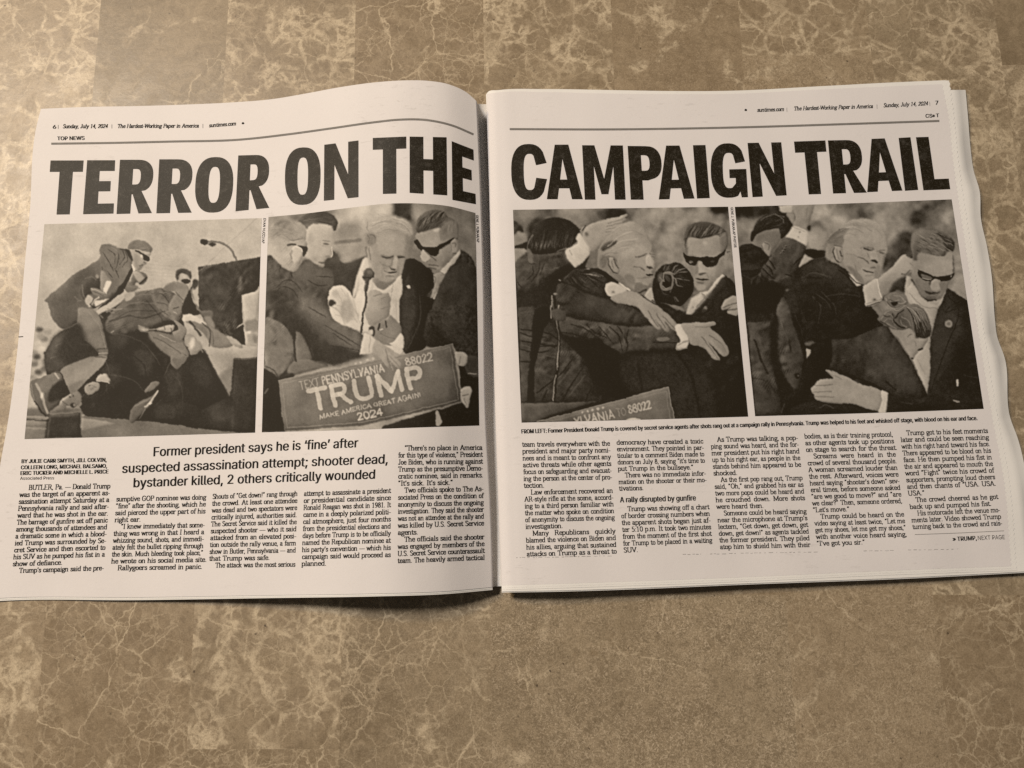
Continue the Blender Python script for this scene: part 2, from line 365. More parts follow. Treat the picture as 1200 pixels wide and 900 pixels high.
# ---------------------------------------------------------------- pen-stroke type (serif and sans skeleton)
# "advance|item;item"  item: "x,y x,y" polyline, "~" smooth open, "@" smooth closed, "_x,y,half" serif
GL = {
'a':"46|~8,38 16,46 27,46 33,38 33,8 38,1 43,2;~33,27 18,26 8,18 8,8 16,1 26,3 33,11",
'b':"50|8,70 8,2;~8,32 16,44 28,46 40,38 43,24 40,9 28,1 16,3 8,12;_5,69,5",
'c':"42|~38,36 32,45 22,46 11,38 8,23 11,9 22,1 32,3 39,11",
'd':"51|40,70 40,1;~40,32 33,44 22,46 10,38 7,24 10,9 22,1 33,3 40,12;_37,69,5;_44,1,4",
'e':"44|8,26 38,26;~38,26 37,38 30,46 20,46 11,39 8,24 11,9 21,1 32,3 39,11",
'f':"29|~33,66 26,70 18,66 15,56 15,40 15,1;5,46 27,46;_15,1,9",
'g':"46|@22,46 34,42 37,31 32,20 22,17 11,20 8,31 11,42;~12,18 8,10 16,5 34,3 40,-6 34,-17 20,-20 8,-15 7,-6 14,2;34,42 44,46",
'h':"52|8,70 8,1;~8,34 18,45 29,46 37,40 39,30 39,1;_5,69,4;_9,1,8;_40,1,8",
'i':"25|12,46 12,1;12,62 12,64;_9,46,5;_12,1,9",
'j':"24|~13,46 13,-8 9,-18 2,-19;13,62 13,64;_10,46,5",
'k':"50|9,70 9,1;38,46 9,20;18,28 41,1;_6,69,4;_9,1,8;_40,1,7;_37,46,7",
'l':"25|12,70 12,1;_9,69,5;_12,1,9",
'm':"78|8,46 8,1;~8,34 18,45 28,46 36,40 37,30 37,1;~37,34 47,45 57,46 65,40 66,30 66,1;_5,46,4;_8,1,8;_37,1,8;_67,1,8",
'n':"52|8,46 8,1;~8,34 18,45 29,46 37,40 39,30 39,1;_5,46,4;_9,1,8;_40,1,8",
'o':"46|@23,46 36,40 39,24 36,7 23,1 10,7 7,24 10,40",
'p':"50|8,46 8,-20;~8,32 16,44 28,46 40,38 43,24 40,9 28,1 16,3 8,12;_5,46,4;_9,-20,9",
'q':"50|40,46 40,-20;~40,32 33,44 22,46 10,38 7,24 10,9 22,1 33,3 40,12;_40,-20,9",
'r':"36|10,46 10,1;~10,30 18,43 28,46 34,42;_7,46,5;_11,1,9",
's':"38|~33,36 28,45 18,46 9,40 9,31 20,25 31,19 33,9 25,1 14,1 6,11",
't':"30|~13,60 13,12 17,2 25,2 29,8;3,46 27,46",
'u':"52|~9,46 9,14 13,4 22,1 32,4 40,14;40,46 40,1;_6,46,5;_37,46,5;_44,1,4",
'v':"48|6,46 24,2;24,2 42,46;_7,46,7;_41,46,7",
'w':"68|5,46 20,2;20,2 34,44;34,44 48,2;48,2 63,46;_6,46,7;_62,46,7",
'x':"48|8,46 40,1;39,46 8,1;_8,46,7;_40,46,7;_8,1,7;_40,1,7",
'y':"48|6,46 25,3;~42,46 24,-1 17,-15 8,-19;_7,46,7;_41,46,7",
'z':"42|7,46 36,46;36,46 7,1;7,1 37,1;37,1 37,9",
'A':"66|8,1 33,70;33,70 58,1;17,24 49,24;_9,1,8;_57,1,8",
'B':"58|12,70 12,1;~12,70 38,69 45,54 38,38 12,37;~12,37 42,36 50,19 42,2 12,1;_8,70,6;_8,1,6",
'C':"62|~54,55 44,69 32,71 15,62 8,36 15,9 32,0 46,3 55,16",
'D':"66|13,70 13,1;~13,70 38,69 55,55 58,36 55,16 38,2 13,1;_9,70,6;_9,1,6",
'E':"58|12,70 12,1;12,70 50,70;12,36 40,36;12,1 52,1;_8,70,6;_8,1,6",
'F':"54|12,70 12,1;12,70 50,70;12,36 40,36;_8,70,6;_12,1,10",
'G':"66|~54,55 44,69 32,71 15,62 8,36 15,9 32,0 46,3 54,12;54,12 54,32;40,32 60,32",
'H':"72|12,70 12,1;60,70 60,1;12,36 60,36;_12,70,10;_12,1,10;_60,70,10;_60,1,10",
'I':"32|16,70 16,1;_16,70,11;_16,1,11",
'J':"42|~26,70 26,14 20,2 10,1 5,10;_26,70,11",
'K':"66|12,70 12,1;54,70 12,28;26,42 58,1;_12,70,10;_12,1,10;_54,70,8;_57,1,8",
'L':"56|13,70 13,1;13,1 51,1;51,1 51,12;_13,70,11;_9,1,6",
'M':"84|12,70 12,1;12,70 42,6;42,6 72,70;72,70 72,1;_9,70,6;_75,70,6;_12,1,9;_72,1,9",
'N':"72|13,70 13,1;13,70 59,1;59,70 59,1;_10,70,7;_59,70,9;_13,1,9",
'O':"68|@34,71 53,60 60,36 53,11 34,0 15,11 8,36 15,60",
'P':"56|12,70 12,1;~12,70 40,69 49,53 40,35 12,34;_8,70,6;_13,1,11",
'Q':"68|@34,71 53,60 60,36 53,11 34,0 15,11 8,36 15,60;36,14 58,-8",
'R':"64|12,70 12,1;~12,70 40,69 48,54 40,37 12,36;32,36 56,1;_8,70,6;_12,1,10;_58,1,5",
'S':"50|~43,57 35,69 24,71 11,64 10,50 24,39 40,30 44,17 36,3 22,0 8,10",
'T':"60|30,70 30,1;6,70 54,70;6,70 6,57;54,70 54,57;_30,1,11",
'U':"68|~12,70 12,24 18,6 34,0 50,6 56,24 56,70;_12,70,10;_56,70,9",
'V':"64|7,70 32,2;32,2 57,70;_8,70,9;_56,70,9",
'W':"90|5,70 25,2;25,2 45,68;45,68 65,2;65,2 85,70;_7,70,8;_83,70,8",
'X':"62|8,70 54,1;54,70 8,1",
'Y':"62|7,70 31,36;31,36 55,70;31,36 31,1;_31,1,10;_8,70,8;_54,70,8",
'Z':"56|8,70 48,70;48,70 8,1;8,1 50,1",
'0':"50|@25,69 39,58 43,35 39,12 25,0 11,12 7,35 11,58",
'1':"50|25,69 25,1;25,69 13,60;_25,1,12",
'2':"50|~9,54 14,66 25,69 38,63 40,50 32,34 8,2;8,2 43,2",
'3':"50|~9,60 18,69 32,67 38,55 32,41 20,37;~20,37 36,34 42,20 36,5 22,0 8,8",
'4':"50|33,69 33,1;33,69 6,20;6,20 44,20",
'5':"50|40,69 14,69;14,69 12,38;~12,38 24,43 37,37 42,22 36,6 22,0 8,7",
'6':"50|~38,66 22,62 10,42 8,22 14,5 26,0 38,6 42,21 36,36 25,40 12,32 9,22",
'7':"50|8,69 42,69;42,69 20,1",
'8':"50|@25,69 37,62 38,50 25,38 12,50 13,62;@25,38 40,28 41,10 25,0 9,10 10,28",
'9':"50|~12,3 28,7 40,27 42,47 36,64 24,69 12,63 8,48 14,33 25,29 38,37 41,47",
'.':"22|11,2 11,4",',':"22|11,3 11,4;11,3 7,-10","'":"20|10,68 8,52",'"':"32|11,68 10,52;22,68 21,52",
'“':"36|9,54 9,57;9,56 13,69;22,54 22,57;22,56 26,69",'”':"36|12,66 12,68;12,66 8,53;25,66 25,68;25,66 21,53",
'‘':"22|9,54 9,57;9,56 13,69",'’':"20|11,66 11,68;11,66 7,53",
'-':"30|6,23 24,23",'—':"86|4,24 82,24",':':"22|11,2 11,4;11,40 11,42",';':"22|11,3 11,4;11,3 7,-10;11,40 11,42",
'!':"26|13,69 13,20;13,2 13,4",'?':"42|~8,56 14,68 24,69 34,62 33,48 22,38 21,20;21,2 21,4",
'|':"60|30,66 30,-8",'»':"46|8,42 20,24;20,24 8,6;24,42 36,24;36,24 24,6",'/':"40|6,-4 34,72",
'♦':"50|25,40 25,28;14,30 36,30;19,37 31,25;19,25 31,37",'✶':"40|20,52 20,18;6,44 34,26;6,26 34,44",'‹':"50|8,22 34,40;8,22 34,4;30,38 30,6;20,30 20,14",
}
def catmull(p, closed, n=4):
    p = np.asarray(p, float)
    if len(p) < 3: return p
    if closed: q = np.vstack([p[-1:], p, p[:2]])
    else: q = np.vstack([2*p[:1]-p[1:2], p, 2*p[-1:]-p[-2:-1]])
    out = []; t = np.linspace(0, 1, n, endpoint=False)[:, None]
    for i in range(len(q)-3):
        a, b, c, d = q[i:i+4]
        out.append(.5*((2*b)+(c-a)*t+(2*a-5*b+4*c-d)*t**2+(3*b-a-3*c+d)*t**3))
    r = np.vstack(out)
    return np.vstack([r, r[:1]]) if closed else np.vstack([r, p[-1:]])
def glyph_lines(ch, serif, n=3):
    adv, items = GL.get(ch, "30|").split('|', 1)
    L = []
    its = items.split(';')
    if not serif and ch in 'TL': its = its[:2]
    for it in its:
        if not it: continue
        if it[0] == '_':
            if serif:
                x, y, h = map(float, it[1:].split(',')); L.append((np.array([[x-h, y], [x+h, y]]), True))
            continue
        k = it[0]
        pts = [tuple(map(float, q.split(','))) for q in it.lstrip('~@').split()]
        L.append((catmull(pts, k == '@', n) if k in '~@' else np.array(pts, float), False))
    return float(adv), L
# ---------------------------------------------------------------- halftone pictures: tones laid down shape by shape
RES = 2.2
def gblur(a, s):
    if s < .25: return a
    r = int(3*s)+1; k = np.exp(-.5*(np.arange(-r, r+1)/s)**2); k /= k.sum()
    a = np.pad(a, r, mode='edge')
    a = sum(k[i]*a[i:a.shape[0]-2*r+i, :] for i in range(2*r+1))
    return sum(k[i]*a[:, i:a.shape[1]-2*r+i] for i in range(2*r+1))
def smooth_noise(shape, s, rng):
    f = max(1, int(s/2)); h, w = shape[0]//f+3, shape[1]//f+3
    n = gblur(rng.standard_normal((h, w)), s/f); n = n/(n.std()+1e-9)
    yi = np.arange(shape[0])/f; xi = np.arange(shape[1])/f
    y0 = yi.astype(int); x0 = xi.astype(int); fy = (yi-y0)[:, None]; fx = (xi-x0)[None]
    a = n[y0][:, x0]; b = n[y0][:, x0+1]; c = n[y0+1][:, x0]; d = n[y0+1][:, x0+1]
    return a*(1-fy)*(1-fx)+b*(1-fy)*fx+c*fy*(1-fx)+d*fy*fx
class Picture:
    """tones 0 (full ink) .. 100 (bare paper); shapes are given in the current frame f = (x0, y0, scale)"""
    def __init__(s, x0, y0, x1, y1, tone, seed):
        s.o = np.array([x0, y0], float); s.W = int((x1-x0)*RES); s.H = int((y1-y0)*RES)
        s.a = np.full((s.H, s.W), float(tone)); s.vol = 1.0; s.sun = (.75, .65); s.rng = np.random.default_rng(seed)
    def pts(s, t):
        if isinstance(t, str): t = [tuple(map(float, q.split(','))) for q in t.split()]
        p = np.asarray(t, float); f = s.f
        return (np.array(f[:2])+p/f[2]-s.o)*RES
    def box(s, p, pad):
        x0, y0 = np.floor(p.min(0)-pad).astype(int); x1, y1 = np.ceil(p.max(0)+pad).astype(int)+1
        return max(0, x0), max(0, y0), min(s.W, x1), min(s.H, y1)
    def D(s, *v):
        """soft dabs: x, y, rx, ry, tone, strength"""
        for x, y, rx, ry, t, al in v: s.E(x, y, rx, ry, t, max(.35, min(rx, ry)*.45/s.f[2]), al)
    def comp(s, m, b, tone, al, clip):
        x0, y0, x1, y1 = b
        m = m*al
        if clip is not None: m = m*clip[y0:y1, x0:x1]
        s.a[y0:y1, x0:x1] += (tone-s.a[y0:y1, x0:x1])*m
        full = np.zeros((s.H, s.W)); full[y0:y1, x0:x1] = m
        return full
    def P(s, t, tone, blur=.45, sm=1, al=1, clip=None):
        p = s.pts(t)
        if sm: p = catmull(p, True, 5)
        b = s.box(p, 3*blur*RES+2); x0, y0, x1, y1 = b
        if x1 <= x0 or y1 <= y0: return np.zeros((s.H, s.W))
        X = np.arange(x0, x1)+.5; Y = (np.arange(y0, y1)+.5)[:, None]
        ins = np.zeros((y1-y0, x1-x0), bool)
        q = np.roll(p, -1, 0)
        for (ax, ay), (bx, by) in zip(p, q):
            if ay == by: continue
            c = (ay > Y) != (by > Y)
            rows = np.nonzero(c[:, 0])[0]
            if len(rows) == 0: continue
            xx = ax+(Y[rows]-ay)/(by-ay)*(bx-ax)
            ins[rows] ^= (X[None] < xx)
        mk = ins.astype(float)
        full = s.comp(gblur(mk, blur*RES), b, tone, al, clip)
        if clip is None and blur <= 1.05 and al == 1: s.volume(full, b, tone)
        return full
    def volume(s, full, b, tone):
        """round a shape off: tone falls towards its rim and rises on the side the picture's light comes from"""
        x0, y0, x1, y1 = b; m = full[y0:y1, x0:x1]; d = np.sqrt(m.sum())
        if d < 10*RES: return
        k = 2.5+.13*tone if tone < 80 else 6
        k *= s.vol
        for r, g in ((max(1.2*RES, d*.10), 1.0), (max(.8*RES, d*.035), .55)):
            h = gblur(np.pad(m, 2, mode='constant'), r)[2:-2, 2:-2]
            gy, gx = np.gradient(h); sh = (gx*s.sun[0]+gy*s.sun[1])*r*2.0
            s.a[y0:y1, x0:x1] += m*g*k*(1.1*sh+.75*np.minimum(0, h-.82))
    def S(s, t, w, tone, blur=.4, al=1, clip=None, taper=0, sm=1):
        p = s.pts(t)
        if sm and len(p) > 2: p = catmull(p, False, 5)
        if clip is None and w < 2.3 and tone < 54: blur += .5; al *= .72; w *= 1.25
        elif w < 2.3 and al > .5 and clip is not None: blur += .3; al *= .8
        elif al >= .8 and tone < 85: blur += .3; al *= .85
        w = w*RES/2; b = s.box(p, w+3*blur*RES+2); x0, y0, x1, y1 = b
        if x1 <= x0 or y1 <= y0: return
        X, Y = np.meshgrid(np.arange(x0, x1)+.5, np.arange(y0, y1)+.5)
        m = np.zeros(X.shape); n = len(p)-1; e = max(.5, blur*RES)
        for i in range(n):
            a, c = p[i], p[i+1]; d = c-a; L = d@d+1e-9
            u = np.clip(((X-a[0])*d[0]+(Y-a[1])*d[1])/L, 0, 1)
            D = np.hypot(X-a[0]-u*d[0], Y-a[1]-u*d[1])
            ww = w*(1-taper*abs(2*(i+u)/n-1)) if taper else w
            m = np.maximum(m, np.clip((ww-D)/e+.5, 0, 1))
        return s.comp(m, b, tone, al, clip)
    def E(s, x, y, rx, ry, tone, blur=.5, al=1, clip=None, rot=0):
        k = np.linspace(0, 2*np.pi, 20, endpoint=False); c, q = np.cos(rot), np.sin(rot)
        u, v = rx*np.cos(k), ry*np.sin(k)
        return s.P(np.c_[x+u*c-v*q, y+u*q+v*c], tone, blur, 0, al, clip)
    def tex0(s, m, amp, sc): s.a += m*amp*smooth_noise((s.H, s.W), sc*RES, s.rng)
    def tex(s, m, amp, sx, sy=None):
        n = smooth_noise((s.H, s.W), sx*RES, s.rng); s.a += n*amp*.45*m
        if sx < 1: return
        # cloth: creases, an elongated noise lit from one side
        for rep in range(2):
            th = s.rng.uniform(.3, 1.3)*(1 if rep else -1); Y, X = np.mgrid[0:s.H, 0:s.W].astype(float)
            bend = smooth_noise((s.H, s.W), 10*RES, s.rng)*5*RES
            u = (X*np.cos(th)+Y*np.sin(th))/(5.0*RES); v = (-X*np.sin(th)+Y*np.cos(th)+bend)/(1.5*RES)
            base = smooth_noise((160, 160), 2.0, s.rng); h = base[(v % 159).astype(int), (u*2 % 159).astype(int)]
            h = gblur(h, .45*RES); gy, gx = np.gradient(h); z = (gx*s.sun[0]+gy*s.sun[1])*RES
            z = z/(z.std()+1e-6)*np.clip(smooth_noise((s.H, s.W), 6*RES, s.rng)+.3, 0, 1.6)
            s.a += m*z*amp*1.05
    def hair(s, m, t0, n, ln, w, tones, curl=0):
        """n strands following the flow line given by pairs of guide points"""
        g = np.asarray([tuple(map(float, q.split(','))) for q in t0.split()])
        for i in range(n):
            k = s.rng.integers(0, len(g)//2)*2
            a, b = g[k], g[k+1]; d = b-a; nn = np.array([-d[1], d[0]])
            o = s.rng.uniform(-.5, .5)*curl*nn+s.rng.uniform(-.25, .25)*d
            L = s.rng.uniform(.5, 1)*ln
            pts = [a+o, a+o+d*L*.5+nn*.06*s.rng.uniform(-1, 1), a+o+d*L]
            s.S(pts, w, s.rng.uniform(*tones), .3, .55, m, .7)
    def text(s, st, a, b, h, w, tone, mirror=0):
        """sans capitals along the line a-b; h = cap height, w = stroke, all in frame units"""
        tot = sum(glyph_lines(c, False)[0] for c in st)
        a = np.array(a, float); b = np.array(b, float); d = (b-a)/tot; u = np.array([d[1], -d[0]]); u = u/np.linalg.norm(u)*h/70
        x = 0
        for c in st:
            adv, L = glyph_lines(c, False, 4)
            for l, _ in L: s.S(a+(l[:, :1]+x)*d+l[:, 1:]*u, w/s.f[2], tone, .3, sm=0)
            x += adv
    def done(s):
        # soften the cut edges: a fine irregular displacement, as ink and optics give
        Y, X = np.mgrid[0:s.H, 0:s.W].astype(float)
        for sc, am in ((1.6, .20), (5.0, .30)):
            dx, dy = smooth_noise((s.H, s.W), sc*RES, s.rng)*am*RES, smooth_noise((s.H, s.W), sc*RES, s.rng)*am*RES
            s.a = s.a[np.clip(Y+dy, 0, s.H-1).round().astype(int), np.clip(X+dx, 0, s.W-1).round().astype(int)]
        s.a = gblur(s.a, .38*RES)
        s.a = s.a+smooth_noise((s.H, s.W), 8*RES, s.rng)*2.4*np.clip(s.a/40, .3, 1)
        s.a = s.a+smooth_noise((s.H, s.W), 3.2*RES, s.rng)*1.3*np.clip(s.a/40, .4, 1)
        t = s.a; t = np.where(t < 34, t-9*np.clip((36-t)/16, 0, 1), t); t = 50+(t-50)*1.10; t = t+.50*(t-gblur(t, 1.8*RES))
        a = t+s.rng.standard_normal((s.H, s.W))*3.2+smooth_noise((s.H, s.W), 1.0*RES, s.rng)*1.2
        return np.clip(gblur(a, .35), 0, 100)
def picture_stage():
    A = (25, 240, 3.2133); a1 = (40, 270, 6.92); a2 = (150, 270, 6.43); a3 = (25, 390, 6.925); a4 = (150, 390, 6.925)
    p = Picture(26, 252, 310, 518, 74, 1); P, S, E = p.P, p.S, p.E
    p.f = A
    P("10,40 950,20 950,330 0,330", 78, 30, 0, .6); P("600,300 960,200 960,560 600,560", 66, 20, 0, .5)
    for y in (222, 236, 250, 262): S([(455, y), (610, y+12)], .8, 62, .8, .35)
    # crowd in the far left corner
    for x, y, t in ((70, 470, 30), (60, 520, 82), (85, 505, 45), (48, 560, 55), (75, 545, 85), (50, 600, 40), (80, 590, 70), (66, 630, 30), (45, 650, 60), (100, 480, 62), (72, 495, 60), (58, 575, 25), (88, 620, 38)):
        E(x, y, 15, 11, t, 1.2)
    # stage floor
    fl = P("0,770 120,760 420,770 700,800 900,850 900,910 0,910", 37, 1.5, 0); P("0,810 100,805 100,830 0,835", 52, .8, 0); P("0,835 95,835 90,885 0,890", 46, .8, 0)
    P("225,800 360,822 225,852", 56, .6, 0); P("225,790 290,786 225,798", 60, .5, 0); P("240,850 500,820 800,850 800,880 240,890", 42, 4, 0, .6)
    # lectern
    lec = P("665,232 905,196 902,300 880,328 830,337 832,430 846,530 730,505 690,440 668,400", 20, .4, 0); p.tex(lec, 2.5, 1.5)
    P("690,300 760,290 740,480 690,430", 25, 6, 1, .6, lec)
    P("832,338 880,328 902,312 896,535 846,530", 72, .5, 0); P("868,430 890,425 893,475 850,480 840,440", 45, 1.2); E(868, 500, 18, 26, 60, 1.5); E(858, 482, 10, 5, 85, .8); E(880, 505, 8, 18, 42, 1.2)
    P("895,330 900,320 893,440 880,430", 58, .8, 0)
    S("898,40 690,230", .5, 52, .4, .6); S("690,230 640,275", .5, 60, .3, .4)
    P("674,136 684,129 700,131 702,146 684,149 675,145", 14, .4); S("700,137 740,143 772,152 792,172 808,208", 2, 24, .4); P("703,146 720,142 735,152 718,158", 22, .5); S("735,140 770,148 800,180", 1, 50, .3, .7)
    # riser and speakers at right
    P("690,547 895,533 892,580 800,580 796,722 782,724", 64, .5, 0); P("735,645 800,602 796,722 780,724", 46, 1, 0)
    dk = P("85,560 120,500 160,470 330,398 400,350 480,325 540,320 600,390 625,520 690,545 785,722 800,578 892,572 884,862 700,845 480,815 240,795 180,700 95,640", 15, .5, 0); p.tex(dk, 1.6, 2.5)
    P("610,612 686,548 784,724 760,780 600,700", 12, 1, 0, .8, dk); P("600,700 780,730 880,860 640,830", 18, 6, 1, .9, dk); P("400,520 520,560 560,760 330,760", 11, 8, 1, .8, dk)
    P("800,580 890,574 884,858 790,850 796,722", 18, .5, 0); S("802,581 889,575", 1, 34, .4)
    S("688,548 784,722", 1, 34, .4, .7)
    P("95,545 130,490 180,470 230,510 290,560 200,600 120,630 85,610", 25, 2)
    # kneeling agents in the middle
    j = P("392,352 440,328 500,318 545,316 585,340 604,385 612,412 590,432 520,446 440,472 340,490 318,440", 31, .6); p.tex(j, 2, 2)
    p.f = a2
    m = P("170,460 260,445 310,520 330,600 400,640 370,690 290,660 230,600 190,540", 38, .8); p.tex(m, 3, 1.5)
    S("180,470 260,480 310,540", 1, 20); S("240,600 300,640", .9, 22); S("215,540 290,560 320,600", .8, 24); S("250,620 330,600", .8, 56, .4, .7)
    P("310,560 360,480 410,540 420,600 380,640 320,620", 46, .6); S("345,590 380,575", 1.1, 18); S("350,610 370,625", 1, 72); S("410,545 420,600", .9, 25)
    h = P("268,440 300,400 370,385 430,400 460,440 450,490 415,535 380,500 350,460 290,455", 48, .5); P("270,440 330,395 350,450 300,460", 40, 1.2, 1, .8, h); P("350,460 450,440 430,520 412,530", 56, 1, 1, .8, h); S("360,465 412,525", .8, 24)
    P("415,545 470,430 490,400 480,520 560,620 480,640 415,630", 14, .5); P("470,450 490,520 560,620 600,620 520,600 480,440", 42, .6); P("540,610 640,610 630,680 560,650", 34, .8)
    f = P("362,360 380,320 430,320 460,345 470,390 465,430 440,400 380,375", 70, .5); P("357,350 365,305 420,285 470,310 472,370 440,335 390,325 368,380", 26, .5); P("395,375 460,372 462,395 430,402", 10, .4); E(415, 350, 18, 12, 82, .8, .8, f)
    P("490,370 530,380 525,420 490,440", 22, .6)
    # crossed legs and hands
    P("420,680 470,640 560,690 640,730 720,780 790,870 640,880 590,800 500,720", 46, .6); P("420,645 480,630 590,700 560,710 480,680 415,690", 84, .5); S("560,700 620,760 610,870", 1.6, 22); S("600,720 640,780 640,860", .8, 26); S("470,690 550,790", 2.2, 14); P("640,720 740,790 800,870 870,880 830,830 760,800", 54, .6); P("740,800 800,815 865,870 790,860", 62, .5); P("570,660 620,655 650,730 600,710", 50, .8)
    P("210,745 340,715 330,760 300,765", 68, .5); P("340,680 380,690 440,750 400,830 350,810 330,770 380,740", 52, .5); S("320,740 350,820", 1, 18); P("430,790 500,800 550,880 560,930 440,920", 58, .6); E(488, 850, 16, 36, 88, 1.2); P("80,720 150,735 150,760 90,760", 58, .8); E(120, 745, 20, 10, 74, .6); E(95, 725, 16, 6, 45, .6)
    P("150,780 300,790 420,850 440,960 360,990 300,920 200,850", 30, 1.5); p.f = a4
    t = P("250,70 340,90 440,80 480,130 490,190 440,260 400,300 360,260 330,160", 44, .6); S("300,120 400,150 470,180", 1.1, 20); S("310,95 440,130", .8, 25); S("340,180 470,200", .8, 28); P("360,210 470,190 420,280", 36, 1, 1, .8, t)
    P("480,30 580,70 600,130 520,170 490,150", 60, .7); E(520, 85, 22, 50, 88, 1.2, rot=.2); S("455,90 490,140 500,190", 1.6, 14)
    P("410,300 590,140 800,520 600,620 400,520", 13, .8, 0)
    p.f = A
    for q, t in (("420,340 470,330 500,345 450,360", 32), ("350,420 400,395 440,400 380,440", 30), ("450,440 520,430 500,455 450,460", 34), ("330,500 380,480 400,520 350,540", 24), ("420,560 480,540 500,600 450,640", 22), ("300,620 360,600 380,660 330,690", 22), ("540,640 590,620 600,690 560,720", 24), ("640,600 690,580 720,660 670,680", 21), ("110,520 160,490 200,520 150,560", 28), ("120,570 200,560 220,600 140,610", 24), ("700,760 780,740 800,800 720,810", 24), ("520,760 600,750 590,800 500,800", 24)):
        P(q, t, 2.6, 1, .8)
    for q, w, t in (("330,440 400,420 470,425 540,400", 1.2, 16), ("345,400 420,370 500,372", 1, 42), ("350,430 420,400 510,400", 1, 20), ("420,345 480,335 545,330", .9, 48), ("470,360 520,420 540,470", 1, 18), ("330,480 420,500 480,540 520,600", 1, 28), ("300,560 330,620 320,700", 1.2, 27), ("340,640 420,660 480,720", 1.2, 26), ("560,620 600,680 610,760", 1, 26), ("130,530 190,510 250,530", 1, 38), ("110,580 180,560 260,560", 1, 36), ("400,560 460,600 470,680", 1, 8), ("260,600 300,660 290,740", 1.2, 7), ("440,455 480,470 520,465", 1.4, 62), ("470,480 540,490", 1, 46), ("350,395 380,392", 1.2, 58), ("320,400 350,408", 1, 50), ("600,560 560,600 540,640", 1, 34)):
        S(q, w, t, .6, .8)
    P("480,478 540,482 600,500 620,540 600,580 540,560 500,520", 46, .9, 1, .8); S("500,500 560,530 600,560", 1, 24, .5); S("520,490 580,515", .9, 66, .5)
    # standing agent
    p.f = a1
    J = P("92,555 250,420 330,350 525,235 527,160 550,118 610,112 680,140 760,160 800,210 800,260 800,310 760,400 700,480 560,620 510,620 420,700 330,760 230,800 150,720 125,640 105,590", 36, .5); p.tex(J, 2.2, 2.2)
    P("120,560 330,370 520,250 500,400 380,480 380,640 260,780 160,700", 29, 5, 1, .8, J)
    P("540,150 600,118 660,140 690,180 650,260 600,280 550,230", 42, 1.6, 1, .9, J); P("555,240 640,310 700,320 690,480 600,500 560,420", 38, 2, 1, .9, J); P("690,310 790,260 760,390 700,470", 44, 1.2, 1, .9, J); P("690,160 760,170 790,250 730,300 690,280 650,300", 40, 2, 1, .7, J)
    for q in ("560,180 600,240 640,330", "600,150 660,200 650,270", "680,170 690,230 660,310", "740,170 760,230 710,300", "720,165 735,215 690,285", "650,310 690,390", "550,290 560,380 600,420", "590,330 640,380"): S(q, 1.1, 16, .4, .9, J, .5)
    S("630,130 680,180 640,260", .7, 56, .4, .6, J); S("540,255 550,400", .7, 50, .4, .5, J); S("150,520 350,350 520,240", .7, 40, .6, .6, J)
    P("770,400 805,320 800,290 750,370 700,470 620,560 680,520 720,500", 10, .5); P("700,440 760,400 740,470 700,510 560,620 520,630 650,520", 14, .5)
    P("795,270 812,290 818,325 800,320", 90, .3)
    P("380,480 480,380 560,390 560,460 440,520 410,560", 22, 1); S("410,385 470,375 500,400", 1, 42, .5, .8); E(512, 372, 14, 14, 56, .6); S("385,440 400,520 430,580", 1.2, 46, .5, .7)
    P("545,320 620,400 630,440 590,520 560,500 540,470", 54, .6); P("580,420 625,415 610,460 585,510 560,505", 92, .5)
    P("460,465 520,475 575,505 590,535 500,530 465,500", 46, .5); S("465,470 570,510", .8, 72); S("470,492 560,525", .8, 24)
    P("435,525 470,545 480,590 450,620 412,575", 74, .5); P("490,570 560,565 610,555 560,600 515,630 490,605", 84, .6); S("470,580 520,540", 1.5, 80); S("455,600 500,625 620,555", 1.4, 14); S("480,560 460,600", 1, 22)
    P("360,630 470,640 520,640 440,680 370,715", 50, .8); S("380,650 460,650", .8, 70); S("370,690 460,670", 1.1, 24)
    for q in ("330,540 360,560", "350,575 380,570"): S(q, 1.2, 44, .5, .8)
    # fist, cuff and head
    P("800,360 830,320 880,340 920,370 915,410 880,440 830,420 810,480 760,500 740,460 780,430", 36, .6); P("805,340 850,330 880,360 900,390 860,420 835,400", 66, .6); P("745,460 770,410 810,440 850,460 810,500 770,510", 40, .8); S("860,430 915,385", 1.6, 14); S("730,480 750,520", 1.2, 80)
    P("733,515 805,500 815,530 760,575 738,550", 70, .5); S("600,640 650,640", 2, 56, .6); S("590,665 620,650", 2, 44, .6); S("540,690 560,710", 1.4, 40, .6); S("625,830 645,815", 1, 60); S("760,455 860,470", 1, 50)
    F = P("768,150 830,152 900,170 945,180 940,215 925,250 905,262 912,275 880,300 850,322 812,292 800,240", 66, .5); H = P("762,142 785,100 840,80 910,95 955,140 958,165 940,185 895,165 830,152 775,152", 42, .5)
    p.hair(H, "780,130 860,85 850,140 940,120 880,160 955,160", 26, 1, .6, (26, 62), .8); P("905,160 945,150 945,185 915,185", 84, .8, 1, .8, F); E(830, 215, 20, 34, 54, 1.5, .8, F); P("800,240 850,320 880,300 850,270 830,230", 52, 1.5, 1, .8, F)
    P("826,160 870,175 935,225 930,252 905,250 885,235 878,200 826,170", 8, .35); E(870, 208, 10, 14, 88, .5, .8); S("855,290 885,285", 1.2, 30); S("870,295 850,310", 1, 46); E(898, 262, 10, 6, 34, .6); E(905, 255, 8, 4, 80, .4)
    P("740,155 780,165 805,235 790,240", 20, .5); S("700,150 755,160", .8, 18)
    # trousers and boots
    p.f = A
    L = P("222,395 282,402 306,455 322,520 326,550 318,582 300,612 240,668 192,712 160,680 146,628 190,600 262,572 292,562 250,520 212,470", 42, .5); p.tex(L, 1.8, 1.5)
